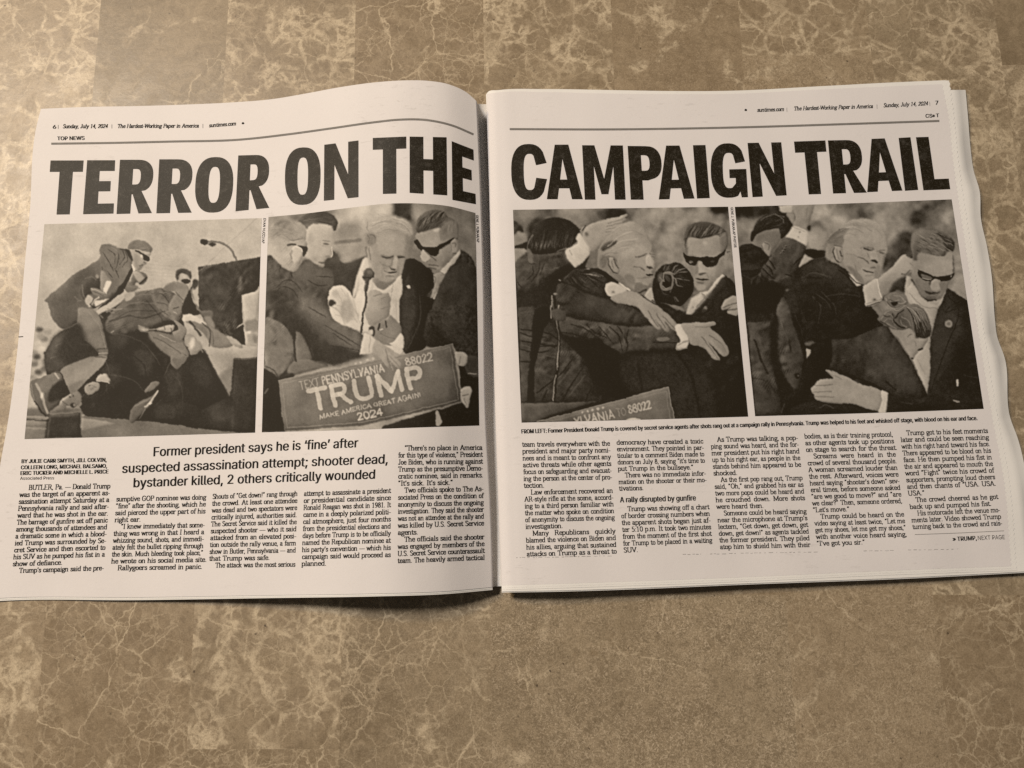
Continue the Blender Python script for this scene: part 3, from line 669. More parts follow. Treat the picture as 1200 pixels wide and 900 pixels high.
    P("146,628 190,598 262,572 322,572 300,612 240,668 192,712 168,690", 54, .6, 1, .9, L); P("232,400 280,405 300,450 240,470", 48, 3, 1, .9, L); P("212,440 250,520 300,560 240,570 170,600 130,560", 17, 2.5); S("285,545 325,540", 1.4, 22); S("292,560 322,556", 1.2, 62); S("280,570 318,575", 1.2, 24); S("255,402 300,470 318,540", 1, 56, .8, .5, L)
    P("195,712 168,690 240,655 230,690", 40, 1, 1, .8, L)
    p.f = a3
    B = P("70,435 80,390 130,372 290,318 330,345 370,430 390,490 330,545 300,600 230,630 225,680 170,660 110,570", 30, .5); P("130,375 285,322 320,360 250,450 190,480 130,420", 42, 1.5, 1, .9, B); P("240,450 340,385 385,480 320,540 220,560", 14, 1.2, 1, .9, B); S("120,410 165,490 185,580 215,650", 3, 68, 1, .9, B); E(172, 505, 10, 30, 88, .8, .9, B); S("110,560 200,680 240,690", 1.2, 14); S("75,400 110,550", 1, 55, .5, .7); S("275,330 300,370", 2, 70, .5); S("270,325 330,345 390,490", .9, 16)
    sl = P("320,580 380,520 450,470 490,500 490,560 430,600 370,590 350,625 250,625", 46, .6); E(420, 585, 24, 20, 16, .6); E(428, 582, 12, 13, 50, .4); E(395, 520, 9, 9, 28, .4); E(420, 508, 9, 9, 28, .4); S("340,560 380,590", 1, 28); P("480,560 492,580 470,600 440,610", 50, .6)
    P("605,372 640,335 690,332 728,380 722,405 610,390", 70, .5, 0); S("610,390 722,405", 1, 84); h = P("515,440 560,405 620,402 636,430 620,470 545,505", 56, .5); E(552, 432, 8, 7, 30, .4); E(580, 460, 22, 8, 40, .8, rot=-.5); S("560,425 610,445", .8, 38)
    P("1000,480 1050,410 1110,395 1120,420 1060,470", 40, .5); P("875,700 900,610 960,560 1060,510 1110,470 1060,580 960,680 900,730", 32, .6); S("920,600 1050,530", 1, 48); S("1110,470 1040,570 1010,600", 2, 78, .5); E(1048, 572, 10, 12, 96, .5); S("960,700 1020,600", .8, 46)
    P("215,655 480,640 488,850 190,850 205,740", 20, .5, 0); P("230,660 475,645 470,680 240,690", 32, 1, 0); S("235,655 478,640", 1.4, 50); S("480,645 488,840", 1, 36); S("230,680 215,840", 1.2, 40, .6, .6)
    S("40,705 215,712", 1.3, 18); S("40,680 210,690", 2.5, 58); S("40,770 200,775", 1.6, 58, .8, .6)
    return p
def picture_microphone():
    B = (300, 235, 3.2143); b1 = (310, 240, 8.185); b2 = (420, 235, 7.827); b3 = (300, 340, 5.293); b4 = (420, 340, 5.293)
    p = Picture(304, 236, 566, 510, 62, 2); P, S, E = p.P, p.S, p.E
    p.f = B
    P("290,20 560,0 560,110 430,130 300,110", 80, 12); P("515,0 590,0 588,60 600,90 560,75 515,55", 16, 2.5, 0); P("600,0 850,0 850,60 700,60 610,50", 36, 8, 0); P("720,60 850,50 850,260 790,240 750,120", 44, 6); E(800, 105, 18, 22, 66, 4); E(815, 190, 20, 40, 52, 6); P("588,70 615,110 610,170 590,150", 34, 4); P("585,150 640,180 680,260 580,240", 46, 4)
    P("190,20 300,30 290,60 240,55", 50, 4); P("150,55 200,50 180,70", 34, 3)
    bg = np.ones((p.H, p.W)); p.tex0(bg, 4, 8); p.tex0(bg, 2, 3)
    # soft figure behind
    p.f = b1
    P("700,330 720,200 780,170 900,175 925,260 930,350", 50, 3); P("690,340 930,340 930,460 860,520 780,550 700,500", 58, 3); S("680,360 800,350 915,340", 4, 36, 2); P("560,560 640,440 690,470 760,555 970,490 990,520 900,680 870,900 800,900 740,780 640,800 560,700", 20, .9); P("620,520 690,440 740,540 680,560", 26, 3); P("790,60 700,70 600,60 760,100", 52, 4)
    # second agent
    F = P("400,225 440,195 560,188 650,205 672,240 660,330 640,380 652,470 645,500 600,515 572,545 565,590 520,605 440,560 370,515 380,430", 71, .7)
    P("400,230 480,300 520,430 480,560 380,520", 76, 8, 1, .6, F); P("560,330 650,320 640,400 570,400", 68, 3, 1, .8, F); P("640,210 672,240 655,340 630,300", 68, 3, 1, .8, F)
    H = P("318,155 400,85 540,58 640,90 698,160 690,225 665,245 640,205 560,185 500,180 440,195 405,235 385,205", 26, .6); p.hair(H, "340,150 640,100 400,190 690,200 420,110 640,150", 40, 1, .7, (14, 44), .8); P("395,190 520,175 470,230 405,240", 46, 3, 1, .8, H)
    p.D((592, 346, 40, 7, 46, .8), (590, 374, 26, 9, 26, .9), (580, 396, 34, 8, 60, .7), (606, 496, 22, 10, 44, .8), (550, 554, 34, 8, 28, .9), (548, 578, 26, 7, 58, .8), (470, 520, 50, 26, 62, .7), (440, 330, 30, 60, 66, .6), (540, 450, 30, 40, 70, .5), (505, 590, 40, 14, 40, .7)); S("640,400 652,470 640,500", .8, 88, .4)
    P("380,500 460,560 520,610 480,640 380,560", 40, 1.5)
    # agent in front, seen from behind
    G = P("42,250 90,180 180,148 270,150 350,175 395,240 392,330 410,400 365,500 300,640 180,592 42,540", 68, .6); p.tex(G, 3, 1.5); P("60,230 170,150 350,180 392,260 380,330 280,330 180,250 70,310", 54, 5, 1, .8, G); p.hair(G, "90,220 300,190 120,170 380,260 60,300 200,220 200,180 390,330", 60, 1, .6, (40, 72), 1)
    P("90,200 150,155 190,150 150,190", 34, 1.5); P("190,160 240,150 230,190", 40, 2); P("240,100 360,85 330,150 260,140", 30, 2.5)
    S("225,387 260,380 295,385", 2.2, 12, .4); P("318,395 365,395 412,412 405,455 368,500 352,440", 12, .5); e = P("290,395 345,415 362,455 345,520 300,575 262,520 248,450", 76, .5); S("262,440 252,490 268,520", 1.4, 46, .6); S("245,470 265,515", 1.2, 40, .8); S("290,400 345,418 360,455", .8, 88)
    P("60,420 240,440 250,600 60,530", 74, 6, 1, .6, G)
    p.f = B
    J = P("35,228 100,250 150,268 186,222 240,250 285,262 295,330 284,425 300,450 395,500 408,535 388,582 300,590 190,620 140,650 35,660", 25, .6); p.tex(J, 3, 1.6)
    P("150,270 190,225 285,265 290,340 240,320 170,300", 33, 4, 1, .8, J); P("170,330 270,400 400,500 390,575 280,560 180,460", 34, 5, 1, .8, J); P("45,330 130,380 200,470 300,560 200,600 100,480", 16, 6, 1, .8, J)
    for q in ("75,330 110,300 145,310 175,345", "70,350 100,325 135,335 160,365", "195,300 240,320 270,318", "230,285 290,290", "260,470 330,510 395,550", "290,500 360,545", "200,400 260,440", "150,450 200,540 260,580", "270,545 390,565"): S(q, 1.2, 13, .6, .8, J, .5)
    p.f = b3
    A2 = P("55,190 130,190 200,250 240,350 228,430 190,510 140,545 60,465", 40, .7); p.tex(A2, 2.5, 1.5); P("245,265 300,300 350,430 255,440", 36, .8); P("195,500 240,440 330,430 450,470 300,515 220,535", 39, .8); S("60,470 110,500 135,540", 1.4, 20, .6); S("240,270 235,340 250,440", 2, 14, .8); P("140,545 220,515 235,545 150,560", 16, 1)
    P("40,480 110,520 142,560 180,880 30,885", 13, .8, 0); S("55,640 75,610", 1.3, 40, .8); P("350,430 480,470 620,430 700,410 640,390 500,350 400,380", 17, 2)
    # man in the centre
    p.f = B
    sh = P("408,222 440,285 480,320 548,286 556,560 500,552 440,505 392,490 300,455 276,400 276,345 300,322 335,325 372,368 385,290", 85, .5); P("300,340 360,360 380,430 330,440", 76, 3, 1, .8, sh); P("520,330 556,300 556,560 530,500", 76, 3, 1, .7, sh)
    for q in ("290,340 320,370 330,420", "320,330 350,380 350,440", "280,390 330,400 380,460", "365,370 380,420 395,480", "300,430 370,450", "535,320 530,430 545,540"): S(q, 1, 66, .8, .7, sh)
    P("322,385 350,372 366,400 362,440 340,462 322,430", 62, 1.2, 1, .8, sh); P("284,352 300,336 312,350 300,362", 70, 1, 1, .8, sh); S("290,400 318,420 335,470", 2, 64, 1, .7, sh); S("345,350 352,380 385,430", 2.2, 66, 1, .7, sh)
    P("276,380 290,372 300,385 280,400", 20, .6); P("400,225 420,230 375,360 365,345", 80, .8)
    jk = P("545,292 572,228 600,222 640,250 690,285 690,400 650,430 642,548 552,562", 13, .5); P("552,300 590,310 605,420 570,558 553,560", 22, 2, 1, .9, jk); S("590,235 572,260 552,330", .8, 34, .5, .8, jk); S("615,360 620,440 575,555", 1.4, 27, 1, .8, jk); P("566,322 578,320 582,332 574,334", 92, .4, 0); P("625,250 680,285 675,330 640,300", 8, 2)
    p.f = b2
    F = P("80,300 150,240 300,220 420,240 480,330 475,430 440,500 425,600 395,690 320,750 230,810 150,760 110,700 80,560 75,430", 62, .7); p.tex(F, 1.6, 2)
    P("330,280 470,300 460,440 420,560 380,640 340,500", 55, 6, 1, .8, F); P("160,400 230,380 230,620 150,640", 68, 8, 1, .7, F); P("150,690 300,745 400,690 330,760 230,820 140,760", 46, 3, 1, .9, F); P("120,740 330,740 260,810 180,800", 50, 3, 1, .8, F)
    H = P("55,330 75,250 110,180 210,140 330,145 430,180 490,250 480,330 440,300 330,250 200,280 150,330 130,420 110,430 95,400 60,400", 68, 1.2); p.hair(H, "80,320 240,160 150,330 330,220 220,260 420,220 300,180 480,300 70,380 140,300 330,260 470,350", 110, 1, .6, (44, 84), .9)
    P("60,330 130,310 150,380 110,440 70,400", 42, 4, 1, .8); S("70,250 90,200 75,240", .7, 50); S("230,150 180,120 260,130", .6, 60); P("75,430 120,440 128,500 110,570 85,520", 66, .8); S("85,440 105,470 110,540", 1.2, 44, .7); S("70,430 75,520", 2.5, 40, 1.5, .7)
    p.f = (424, 248, 9.375)
    P("150,260 300,200 480,230 540,330 520,440 480,520 450,640 430,700 370,760 280,790 200,760 140,690 110,580 100,480 130,380", 60, 1, 1, .9); P("60,220 120,130 230,70 340,60 450,80 520,150 560,230 540,320 500,240 420,190 300,180 180,220 100,260", 64, 1.2, 1, .9); P("50,250 110,235 160,280 140,340 105,370 60,340 40,300", 46, 1.6, 1, .8)
    for q, t in (("130,120 230,100 340,70 440,85", 78), ("90,180 200,140 320,140", 76), ("200,90 300,60 420,75 500,130", 74), ("150,200 260,160 380,165 480,210", 74), ("60,150 55,190 75,215", 46), ("160,240 280,200 400,205", 50), ("120,160 220,120 330,110", 52), ("380,120 460,150 530,230", 50), ("90,250 140,280 140,340", 30), ("60,260 80,300 70,340", 32), ("330,90 430,110 500,180", 76)): S(q, .8, t, .3, .9)
    P("160,300 400,260 500,330 460,440 250,450 170,400", 65, 1.6, 1, .7); P("215,480 290,488 352,483 345,515 270,522 225,505", 40, .6, 1, .9); P("392,482 480,488 478,512 410,512", 34, .5, 1, .9); S("235,502 285,508 345,496", 1.3, 20, .3); S("400,498 440,505 478,500", 1.4, 18, .3)
    P("350,500 385,500 392,600 370,630 342,600", 70, .6, 1, .9); S("342,515 325,580 303,602", 1.4, 46, .5); P("298,598 330,618 376,626 370,645 322,634", 26, .45); P("225,565 290,588 275,640 222,645", 50, 1, 1, .8); S("200,560 240,590 290,600", .8, 44, .5)
    P("292,660 382,655 380,669 305,674", 20, .35); P("270,682 350,686 370,676 350,697 280,694", 66, .5); S("245,652 292,664", 1, 40, .5); p.D((310, 708, 52, 9, 44, .9), (220, 690, 14, 50, 52, .6), (150, 640, 20, 70, 54, .6), (400, 660, 14, 60, 50, .6), (330, 735, 50, 10, 64, .6))
    P("205,762 290,778 385,735 330,795 260,852 200,850 150,800", 44, .7, 1, .95); P("60,400 95,390 105,450 110,540 85,545 65,470", 64, .6); S("75,400 85,450 100,525", 1.1, 38, .4); P("482,240 548,300 532,450 490,525 470,430 492,330", 48, 1.2, 1, .8); P("540,240 580,300 560,420 520,470 535,350", 40, 1.2, 1, .8)
    p.f = b2
    P("395,690 420,610 440,540 500,560 400,790 380,790", 12, .8)
    P("245,820 320,760 395,690 385,900 280,900 270,850", 84, .6); P("20,600 80,520 110,720 140,760 100,880 40,850 10,760", 82, .8); S("320,770 290,900", .9, 64, .7, .7)
    # right hand agent
    bj = P("860,430 940,450 1000,490 1075,600 1100,900 640,900 720,760 760,640", 24, .6)
    F = P("535,290 740,245 830,300 870,345 925,380 930,450 870,520 800,620 730,680 690,660 650,600 580,550 590,470 545,380", 56, .6); P("590,300 740,260 800,330 700,400 600,400", 62, 6, 1, .8, F); P("720,480 860,430 830,560 760,640 700,640 740,560", 50, 6, 1, .9, F)
    H = P("525,240 545,170 620,105 720,85 790,110 830,150 900,190 918,260 912,350 870,350 840,300 780,270 735,250 640,275 545,295", 27, .6); P("740,255 830,160 905,200 915,260 905,350 850,365 800,310", 44, 2.5, 1, .9, H); p.hair(H, "540,260 680,100 600,270 760,110 680,260 800,150 740,240 860,170 550,220 640,120", 70, 1, .8, (8, 46), .8)
    P("690,270 740,250 740,280 700,300", 74, 1.5); P("585,470 625,450 665,520 650,550 600,560 578,540", 74, .8); S("610,560 640,545", 1.3, 36, .5)
    P("512,368 545,400 590,430 720,428 790,395 872,348 885,358 800,425 745,450 725,492 680,503 640,480 600,445 585,470 545,425", 5, .4); S("600,440 660,500 720,550", .8, 32, .5); S("730,440 790,400", .7, 34, .4)
    e = P("862,362 895,350 918,390 912,460 880,492 855,450", 62, .5); S("870,380 900,385 895,440", 1.2, 42, .6); S("875,470 890,490", 1.4, 36, .6); p.f = (482, 242, 10.22)
    P("70,330 280,262 345,290 335,435 210,478 110,460 60,380", 62, .9, 1, .9); P("340,275 430,180 530,200 562,300 550,372 470,390 360,412", 46, 1, 1, .9); P("268,272 330,262 322,298 275,302", 78, .7)
    for i in range(26):
        x = 70+13*i; y = 250-5*i+p.rng.uniform(-15, 15); S([(x, y), (x+30, y-60), (x+90, y-110)], .7, p.rng.choice([8, 12, 40, 50, 20]), .3, .9, H, .5)
    for i in range(14): S([(380+12*i, 330-8*i+p.rng.uniform(-20, 60)), (400+12*i, 260-8*i)], .6, p.rng.choice([34, 54]), .4, .7)
    P("320,560 470,440 560,560 480,660 350,760 300,700", 59, 1, 1, .8); P("350,690 480,600 520,640 400,740", 48, 1.2, 1, .8); S("150,512 230,592 292,642", 1, 28, .4); P("122,562 155,525 200,600 222,642 170,667 118,632", 76, .5); S("180,662 225,640", 1.2, 34, .4)
    P("205,640 300,650 330,690 225,692", 54, .8, 1, .8); P("205,692 260,698 328,698 322,712 230,716", 30, .5); P("225,714 310,712 300,728 240,730", 56, .5); S("215,738 295,745", 1.6, 26, .5); P("255,755 335,755 310,800 262,800", 48, .8)
    P("480,412 545,395 562,470 540,562 500,572 470,480", 64, .5); S("492,440 532,440 526,485", 1.2, 40, .4); S("500,562 532,562", 1.4, 30, .4); S("470,430 480,520", .9, 46, .4)
    P("40,420 75,395 120,455 150,480 200,485 300,482 400,430 500,378 520,385 420,450 345,490 330,560 290,582 240,572 200,540 160,505 130,530 90,490", 5, .35); S("160,520 210,560", .6, 34, .3); S("340,475 420,430", .7, 32, .3)
    p.f = b2
    P("750,645 880,510 930,445 938,480 880,580 815,690", 84, .5, 0); P("690,680 750,650 810,690 760,790 700,900 655,900 700,770", 58, .6, 0); S("800,690 730,830 690,900", 2, 78, .6); S("700,700 715,720 700,760", 1, 36); 
    P("720,900 815,690 870,600 900,620 800,900", 17, 1, 0, .8, bj); P("840,760 940,740 960,900 820,900", 36, 4, 1, .5, bj); p.tex(bj, 4, .8); P("812,786 828,780 832,792 818,798", 62, .4, 0); S("960,480 1000,600 985,900", 2, 18, 2, .7, bj)
    p.f = B
    P("690,320 730,250 770,225 838,270 850,640 770,620 745,548 650,548 655,430", 21, .6, 0)
    b = P("645,430 700,400 830,420 850,640 770,620 745,548 642,548", 19, 1); p.tex(b, 4, .8); P("700,420 790,430 770,540 700,520", 27, 6, 1, .7, b); S("660,440 680,540", 1.2, 10, 1, .7); P("655,470 690,480 720,545 640,548", 14, 3, 1, .7, b)
    P("480,848 640,800 775,762 760,590 850,590 850,860 470,870", 13, .6, 0); P("796,585 850,600 850,668 790,650", 24, .8); S("800,650 830,655", 1, 62, .4); P("748,575 775,572 798,590 786,622 760,618", 72, .5); S("770,590 765,615", 1, 50); P("768,712 800,698 812,715 806,745 795,782 770,748", 74, .5); S("780,735 800,730", 1.2, 42); S("785,745 790,775", 1, 52); P("676,800 686,795 700,838 680,845", 66, .5)
    # fists at the chest
    f1 = P("425,345 450,335 478,350 500,352 506,400 498,440 470,458 435,475 415,440 412,395", 58, .6); P("420,350 470,340 460,400 420,420", 66, 3, 1, .8, f1); S("440,360 470,352", 1.2, 44, .6); S("500,360 470,370", .9, 46); S("498,400 470,410", .9, 44)
    P("440,478 470,455 498,445 505,430 530,452 548,475 545,505 515,545 470,535 446,512", 47, .6); S("465,465 462,485", 2, 10, .4); S("490,455 493,475", 1.6, 14, .4); S("470,486 478,482", 1.6, 82, .4); S("470,500 520,520", 1, 36); P("425,480 445,475 446,512 430,500", 14, .6); P("425,490 440,490 440,505 428,505", 78, .5)
    P("505,540 520,530 548,500 552,560", 84, .5)
    # microphone
    S("414,340 413,380 402,440 396,495", 2.6, 14, .4); P("402,290 408,262 425,254 441,265 442,285 428,300 420,340 408,340 410,305", 24, .5); E(425, 268, 14, 10, 36, 1.2, .8); S("404,290 440,288", 1, 10)
    # placard
    pl = P("84,680 742,540 775,760 400,848 106,868", 39, .5, 0); S("98,690 730,553 763,752 400,835 118,856 98,690", .7, 56, .3, .9, sm=0); S("84,680 742,540", .8, 62, .3, .8); S("742,540 775,760", 1, 54, .4, .8)
    p.text("TEXT", (166, 714), (242, 697), 30, 3, 76); p.text("PENNSYLVANIA", (250, 694), (486, 644), 29, 5.2, 80); p.text("TO", (504, 640), (548, 630), 28, 3, 60); p.text("88022", (563, 624), (668, 602), 29, 5.5, 80)
    p.text("TRUMP", (205, 792), (640, 697), 74, 17, 84); p.text("MAKE AMERICA GREAT AGAIN!", (240, 823), (622, 739), 15, 3.6, 78); p.text("2024", (382, 828), (478, 807), 24, 5.5, 84)
    for x, y in ((375, 623), (394, 618), (420, 610), (440, 606)): E(x, y-9, 5, 5, 74, .3)
    # hand laid on the placard
    P("406,504 428,508 452,530 440,572 395,578 392,570", 84, .5); S("430,515 425,570", 1, 66, .6); hnd = P("450,530 485,545 515,580 545,618 540,632 526,628 500,594 505,622 494,628 470,596 440,575", 60, .5); S("490,560 505,620", 1, 38, .5); S("505,585 535,625", .9, 44, .5); P("450,530 485,548 470,575 445,570", 68, 3, 1, .8, hnd)
    return p
def picture_embrace():
    C = (595, 230, 3.2724); c1 = (598, 240, 7.5); c2 = (730, 240, 6.92); c3 = (600, 350, 6); c4 = (730, 360, 6.667)
    p = Picture(598, 238, 882, 498, 40, 3); P, S, E = p.P, p.S, p.E
    p.f = C
    for x, y, rx, ry, t in ((70, 60, 60, 30, 46), (240, 70, 60, 40, 56), (150, 55, 40, 20, 42), (330, 90, 30, 40, 34), (400, 70, 60, 28, 16), (500, 80, 40, 40, 24), (540, 100, 60, 70, 52), (620, 80, 70, 60, 60), (620, 220, 70, 80, 56), (700, 60, 80, 26, 50), (770, 90, 60, 40, 58), (810, 50, 40, 20, 12), (860, 130, 14, 80, 40), (590, 130, 12, 40, 32), (120, 120, 40, 40, 18), (700, 45, 30, 14, 22), (860, 230, 25, 40, 52)):
        E(x, y, rx, ry, t, 2.4, .9)
    P("18,95 45,108 78,180 20,200", 60, .8); P("18,90 50,112 60,140 40,135 18,150", 20, 1); P("20,192 80,178 85,215 60,205 22,200", 10, .8); P("22,200 70,208 80,230 35,265", 54, .8)
    bg = np.ones((p.H, p.W)); p.tex0(bg, 5, 6); p.tex0(bg, 3, 2.5)
    dark = P("22,268 80,225 230,200 300,275 380,300 480,360 560,400 660,430 712,458 770,390 830,298 885,360 930,850 50,875", 14, .6, 0); p.tex(dark, 1.3, 2)
    # agent seen from behind
    p.f = c1
    J = P("40,520 130,430 200,420 330,420 500,385 530,520 430,590 330,650 190,740 90,760 50,680", 26, .7); p.tex(J, 2.5, 1.4)
    for q in ("330,640 430,580 520,520", "190,540 200,610 140,660", "260,500 240,600 180,680", "60,680 100,730", "150,470 170,520 210,520", "300,520 260,620"): S(q, 1.3, 12, .7, .8, J, .4)
    S("385,560 420,555", 1, 44, .5, .6); S("350,575 380,570", 1, 40, .5, .5); P("320,640 520,520 600,560 460,640 340,700", 11, .8)
    H = P("158,330 180,260 230,180 300,130 400,110 500,135 570,170 612,230 600,300 560,350 490,395 340,425 210,435 170,400", 15, .6); p.hair(H, "200,380 230,260 260,400 300,250 330,400 350,240 400,390 430,250 460,380 500,260 520,350 570,240", 90, 1.1, .9, (6, 38), 1.1); p.hair(H, "220,390 240,300 300,380 320,290 360,370 370,290 440,370 460,290", 30, .9, .8, (34, 56), 1.2)
    P("150,400 180,410 200,500 160,510", 40, 1); S("160,420 150,370 175,310 200,270", 1.2, 46, .6, .8); S("410,410 500,380", 1.2, 40, .6)
    hd = P("635,290 650,220 690,180 760,150 880,118 960,100 1010,82 1028,95 1005,118 1018,135 985,158 1018,180 1005,198 920,215 975,250 960,272 880,275 840,310 800,350 750,395 700,400", 62, .5); P("660,240 800,170 900,150 860,230 740,330 690,360", 67, 4, 1, .7, hd)
    for q in ("860,165 940,140 1000,120", "850,190 930,170 990,155", "850,215 920,200 1000,190", "840,240 900,235 965,265"): S(q, 1.1, 40, .5, .85)
    P("870,270 950,250 950,290 880,300", 42, 1.5); P("655,240 690,245 670,275", 34, 1); S("610,215 635,220 660,185", 1.4, 16, .5); S("620,225 650,190", .8, 80, .4)
    P("488,400 590,340 580,300 605,248 640,290 690,360 705,420 660,480 580,548 555,545 525,500", 82, .5); P("500,400 560,380 600,520 560,540 520,480", 88, 3, 1, .7); S("640,300 690,370 702,420", 1, 64, .5); S("525,400 545,440", 1.2, 62, .6); P("600,545 665,480 700,440 640,560", 10, .8)
    # man in the middle
    F = P("790,360 830,300 900,220 1000,160 1100,150 1200,250 1240,370 1235,410 1230,470 1225,520 1215,560 1200,600 1160,640 1100,760 1000,720 900,640 830,590 780,560 770,480", 57, .7); p.tex(F, 2, 1.6)
    P("900,260 1060,180 1180,220 1210,330 1100,330 950,380", 62, 9, 1, .7, F); P("860,560 1000,610 1120,740 1000,740 860,620", 44, 5, 1, .8, F); P("1000,600 1120,590 1170,660 1100,740", 48, 5, 1, .7, F)
    P("830,330 880,320 950,260 930,330 860,380 800,420", 34, 4, 1, .8); P("780,430 830,390 860,460 860,560 800,560", 44, 5, 1, .8)
    p.hair(F, "800,480 880,340 830,400 960,270 900,330 1050,230 1000,270 1150,230 900,250 1000,190", 70, .9, .7, (40, 72), .9)
    e = P("860,480 890,455 930,470 950,530 962,580 940,600 900,590 870,540", 54, .6); S("870,465 855,500 880,560 930,605", 1.3, 26, .5); S("925,490 935,540 950,550", 1.8, 20, .6); S("890,490 900,540 925,580", 1, 44, .6)
    p.f = c2
    p.f = (690, 252, 9.0)
    P("105,470 130,380 170,300 250,200 350,120 450,130 560,190 640,260 660,330 640,390 540,400 420,420 330,400 260,430 210,440 190,520 110,540", 58, 1, 1, .9); P("330,400 480,390 640,390 690,420 672,460 692,520 682,560 660,600 682,640 662,680 640,740 570,790 500,800 420,740 330,650 300,560", 60, .8, 1, .95)
    P("130,340 200,280 300,268 270,320 200,360 150,380", 26, .8); P("110,480 130,430 200,440 190,500 150,560 110,540", 44, .9)
    for q, t in (("180,400 260,380 360,330 480,300", 50), ("200,330 330,220 460,170", 70), ("250,330 360,270 520,250", 70), ("220,400 330,350 430,340", 68), ("300,250 420,200 560,210", 50), ("380,160 480,170 580,220", 50), ("420,280 480,285", 46), ("150,430 220,400 300,400", 36), ("130,470 170,440 200,450", 34)): S(q, .9, t, .5, .8)
    P("330,430 460,330 600,330 600,390 470,410 380,470", 65, 1.6, 1, .7)
    P("200,470 260,450 300,500 326,590 290,617 240,580 205,520", 60, .5); S("205,468 213,530 250,592 302,618", 1.3, 22, .4); S("265,470 290,530 312,552", 1.5, 20, .4); S("240,490 258,560", 1, 42, .4); S("210,440 260,450 290,480", 1, 36, .4)
    S("500,442 560,432 605,408", 1.4, 32, .4); S("530,446 592,428", 1.1, 26, .4); S("640,408 692,410", 1.3, 28, .4); P("645,424 692,424 686,446 655,446", 36, .5); P("610,430 650,430 692,520 650,545 600,520", 69, .7); P("600,545 660,540 678,556 640,569 610,561", 24, .4); S("470,545 530,550 578,582", 1.1, 34, .4); S("558,560 582,582", 1.1, 30, .4); P("470,470 560,470 600,530 500,530", 64, 1, 1, .7)
    P("608,625 672,619 672,638 620,641", 16, .35); S("575,661 672,652", 1, 42, .4); S("505,670 600,664", .9, 48, .4); P("370,640 430,620 485,680 470,745 400,700", 45, 1, 1, .9); P("500,722 600,742 642,760 560,832 520,842 480,780", 40, .6, 1, .9); S("518,836 605,790", 1.8, 18, .5); S("480,720 560,720", .9, 42, .5); P("300,610 400,690 470,770 380,720", 48, 1, 1, .8)
    p.f = c2
    P("180,740 205,690 240,680 270,790 240,780", 72, .6)
    p.f = c1
    S("650,572 700,570 760,590 815,625", 1.8, 80, .5); S("860,615 940,680 1050,750", 2.2, 90, .4); P("770,560 860,610 960,690 900,690 800,620 690,570", 10, .7)
    # sleeves
    m = P("470,640 560,570 660,565 780,610 880,680 830,720 835,810 700,770 560,710 480,690", 20, .7); p.tex(m, 2, 1.4)
    for q in ("530,640 560,690 600,720", "560,630 620,700 690,740", "600,610 690,650 760,720", "640,620 720,640 820,690", "500,640 540,700"): S(q, 1.5, 9, .6, .9, m, .4)
    for q in ("545,640 580,690", "600,640 660,690", "680,640 760,680"): S(q, 1, 34, .7, .7, m)
    c = P("832,720 880,682 950,700 1030,750 960,812 905,818 850,790", 82, .5); E(905, 768, 14, 10, 46, .8); S("850,700 840,750 880,800", 1, 92, .5, .6)
    p.f = C
    m = P("195,335 300,370 380,395 470,425 545,465 560,488 450,492 350,478 260,460 190,440", 21, .7); p.tex(m, 1.6, 1.6); P("250,370 420,420 520,475 380,470 260,430", 26, 4, 1, .7, m)
    m = P("190,455 260,470 350,482 450,500 560,498 640,490 655,520 662,560 650,585 560,592 470,612 400,590 350,555 300,545 215,530", 27, .6); p.tex(m, 2, 1.6)
    for q in ("240,490 300,510 340,540", "300,490 330,520 380,545", "390,500 430,540 440,600", "420,500 460,560 455,600", "460,510 455,560", "350,500 400,560", "210,520 290,540 350,560"): S(q, 1.5, 12, .6, .85, m, .4)
    for q in ("275,490 320,510", "370,495 410,530", "440,515 450,560"): S(q, 1.2, 38, .8, .6, m)
    P("455,600 560,590 650,588 640,620 480,640", 9, 2); P("572,545 600,540 622,545 600,556 576,554", 42, .5); S("560,560 648,560", .8, 14)
    # left suit lower down
    p.f = c3
    m = P("45,60 150,50 260,160 330,240 400,330 490,390 520,450 570,600 555,660 620,715 60,735", 24, .8, 0); p.tex(m, 2, 1.5)
    for q in ("50,240 140,270 240,270", "60,300 200,320 300,340", "60,360 180,380 260,370", "60,440 150,450", "170,660 300,570 430,430", "350,720 420,600 500,480", "520,710 560,620", "210,720 250,640", "60,220 240,240 340,300", "180,340 340,330"): S(q, 1.6, 10, .7, .85, m, .3)
    for q in ("60,260 130,285", "200,300 300,320", "240,400 340,420", "300,640 420,480", "400,680 510,540", "60,100 140,90", "70,330 130,345"): S(q, 1.3, 36, .9, .6, m, .3)
    P("145,200 160,80 210,55 270,60 265,150 225,215 195,330 155,480 150,650 155,735 105,735 112,560 130,400", 7, .7, 0)
    P("370,260 500,300 610,270 640,320 780,390 900,380 900,680 640,700 575,600 520,440 470,390", 10, .8, 0)
    S("295,0 300,80 325,200 330,360 310,560 295,720", 3.4, 9, .5); S("270,50 275,140", 1, 66, .4); S("325,50 322,90", 1, 74, .4); S("300,90 322,200 330,340 315,500", 1.2, 50, .4); S("310,540 300,600 292,720", 1.2, 62, .4); S("325,380 320,480", 1, 62, .4); S("285,0 292,70", 1.6, 34, .5); P("270,90 330,70 380,100 370,150 300,150", 26, .8)
    p.f = c1; E(390, 785, 16, 9, 62, .6); S("362,800 362,900", 1.2, 64, .5); S("428,660 440,665", 1.4, 56, .5)
    # right hand agent
    p.f = c2
    J = P("820,570 870,600 915,660 960,900 560,900 700,760", 17, .6, 0); p.tex(J, 1.6, 1.5)
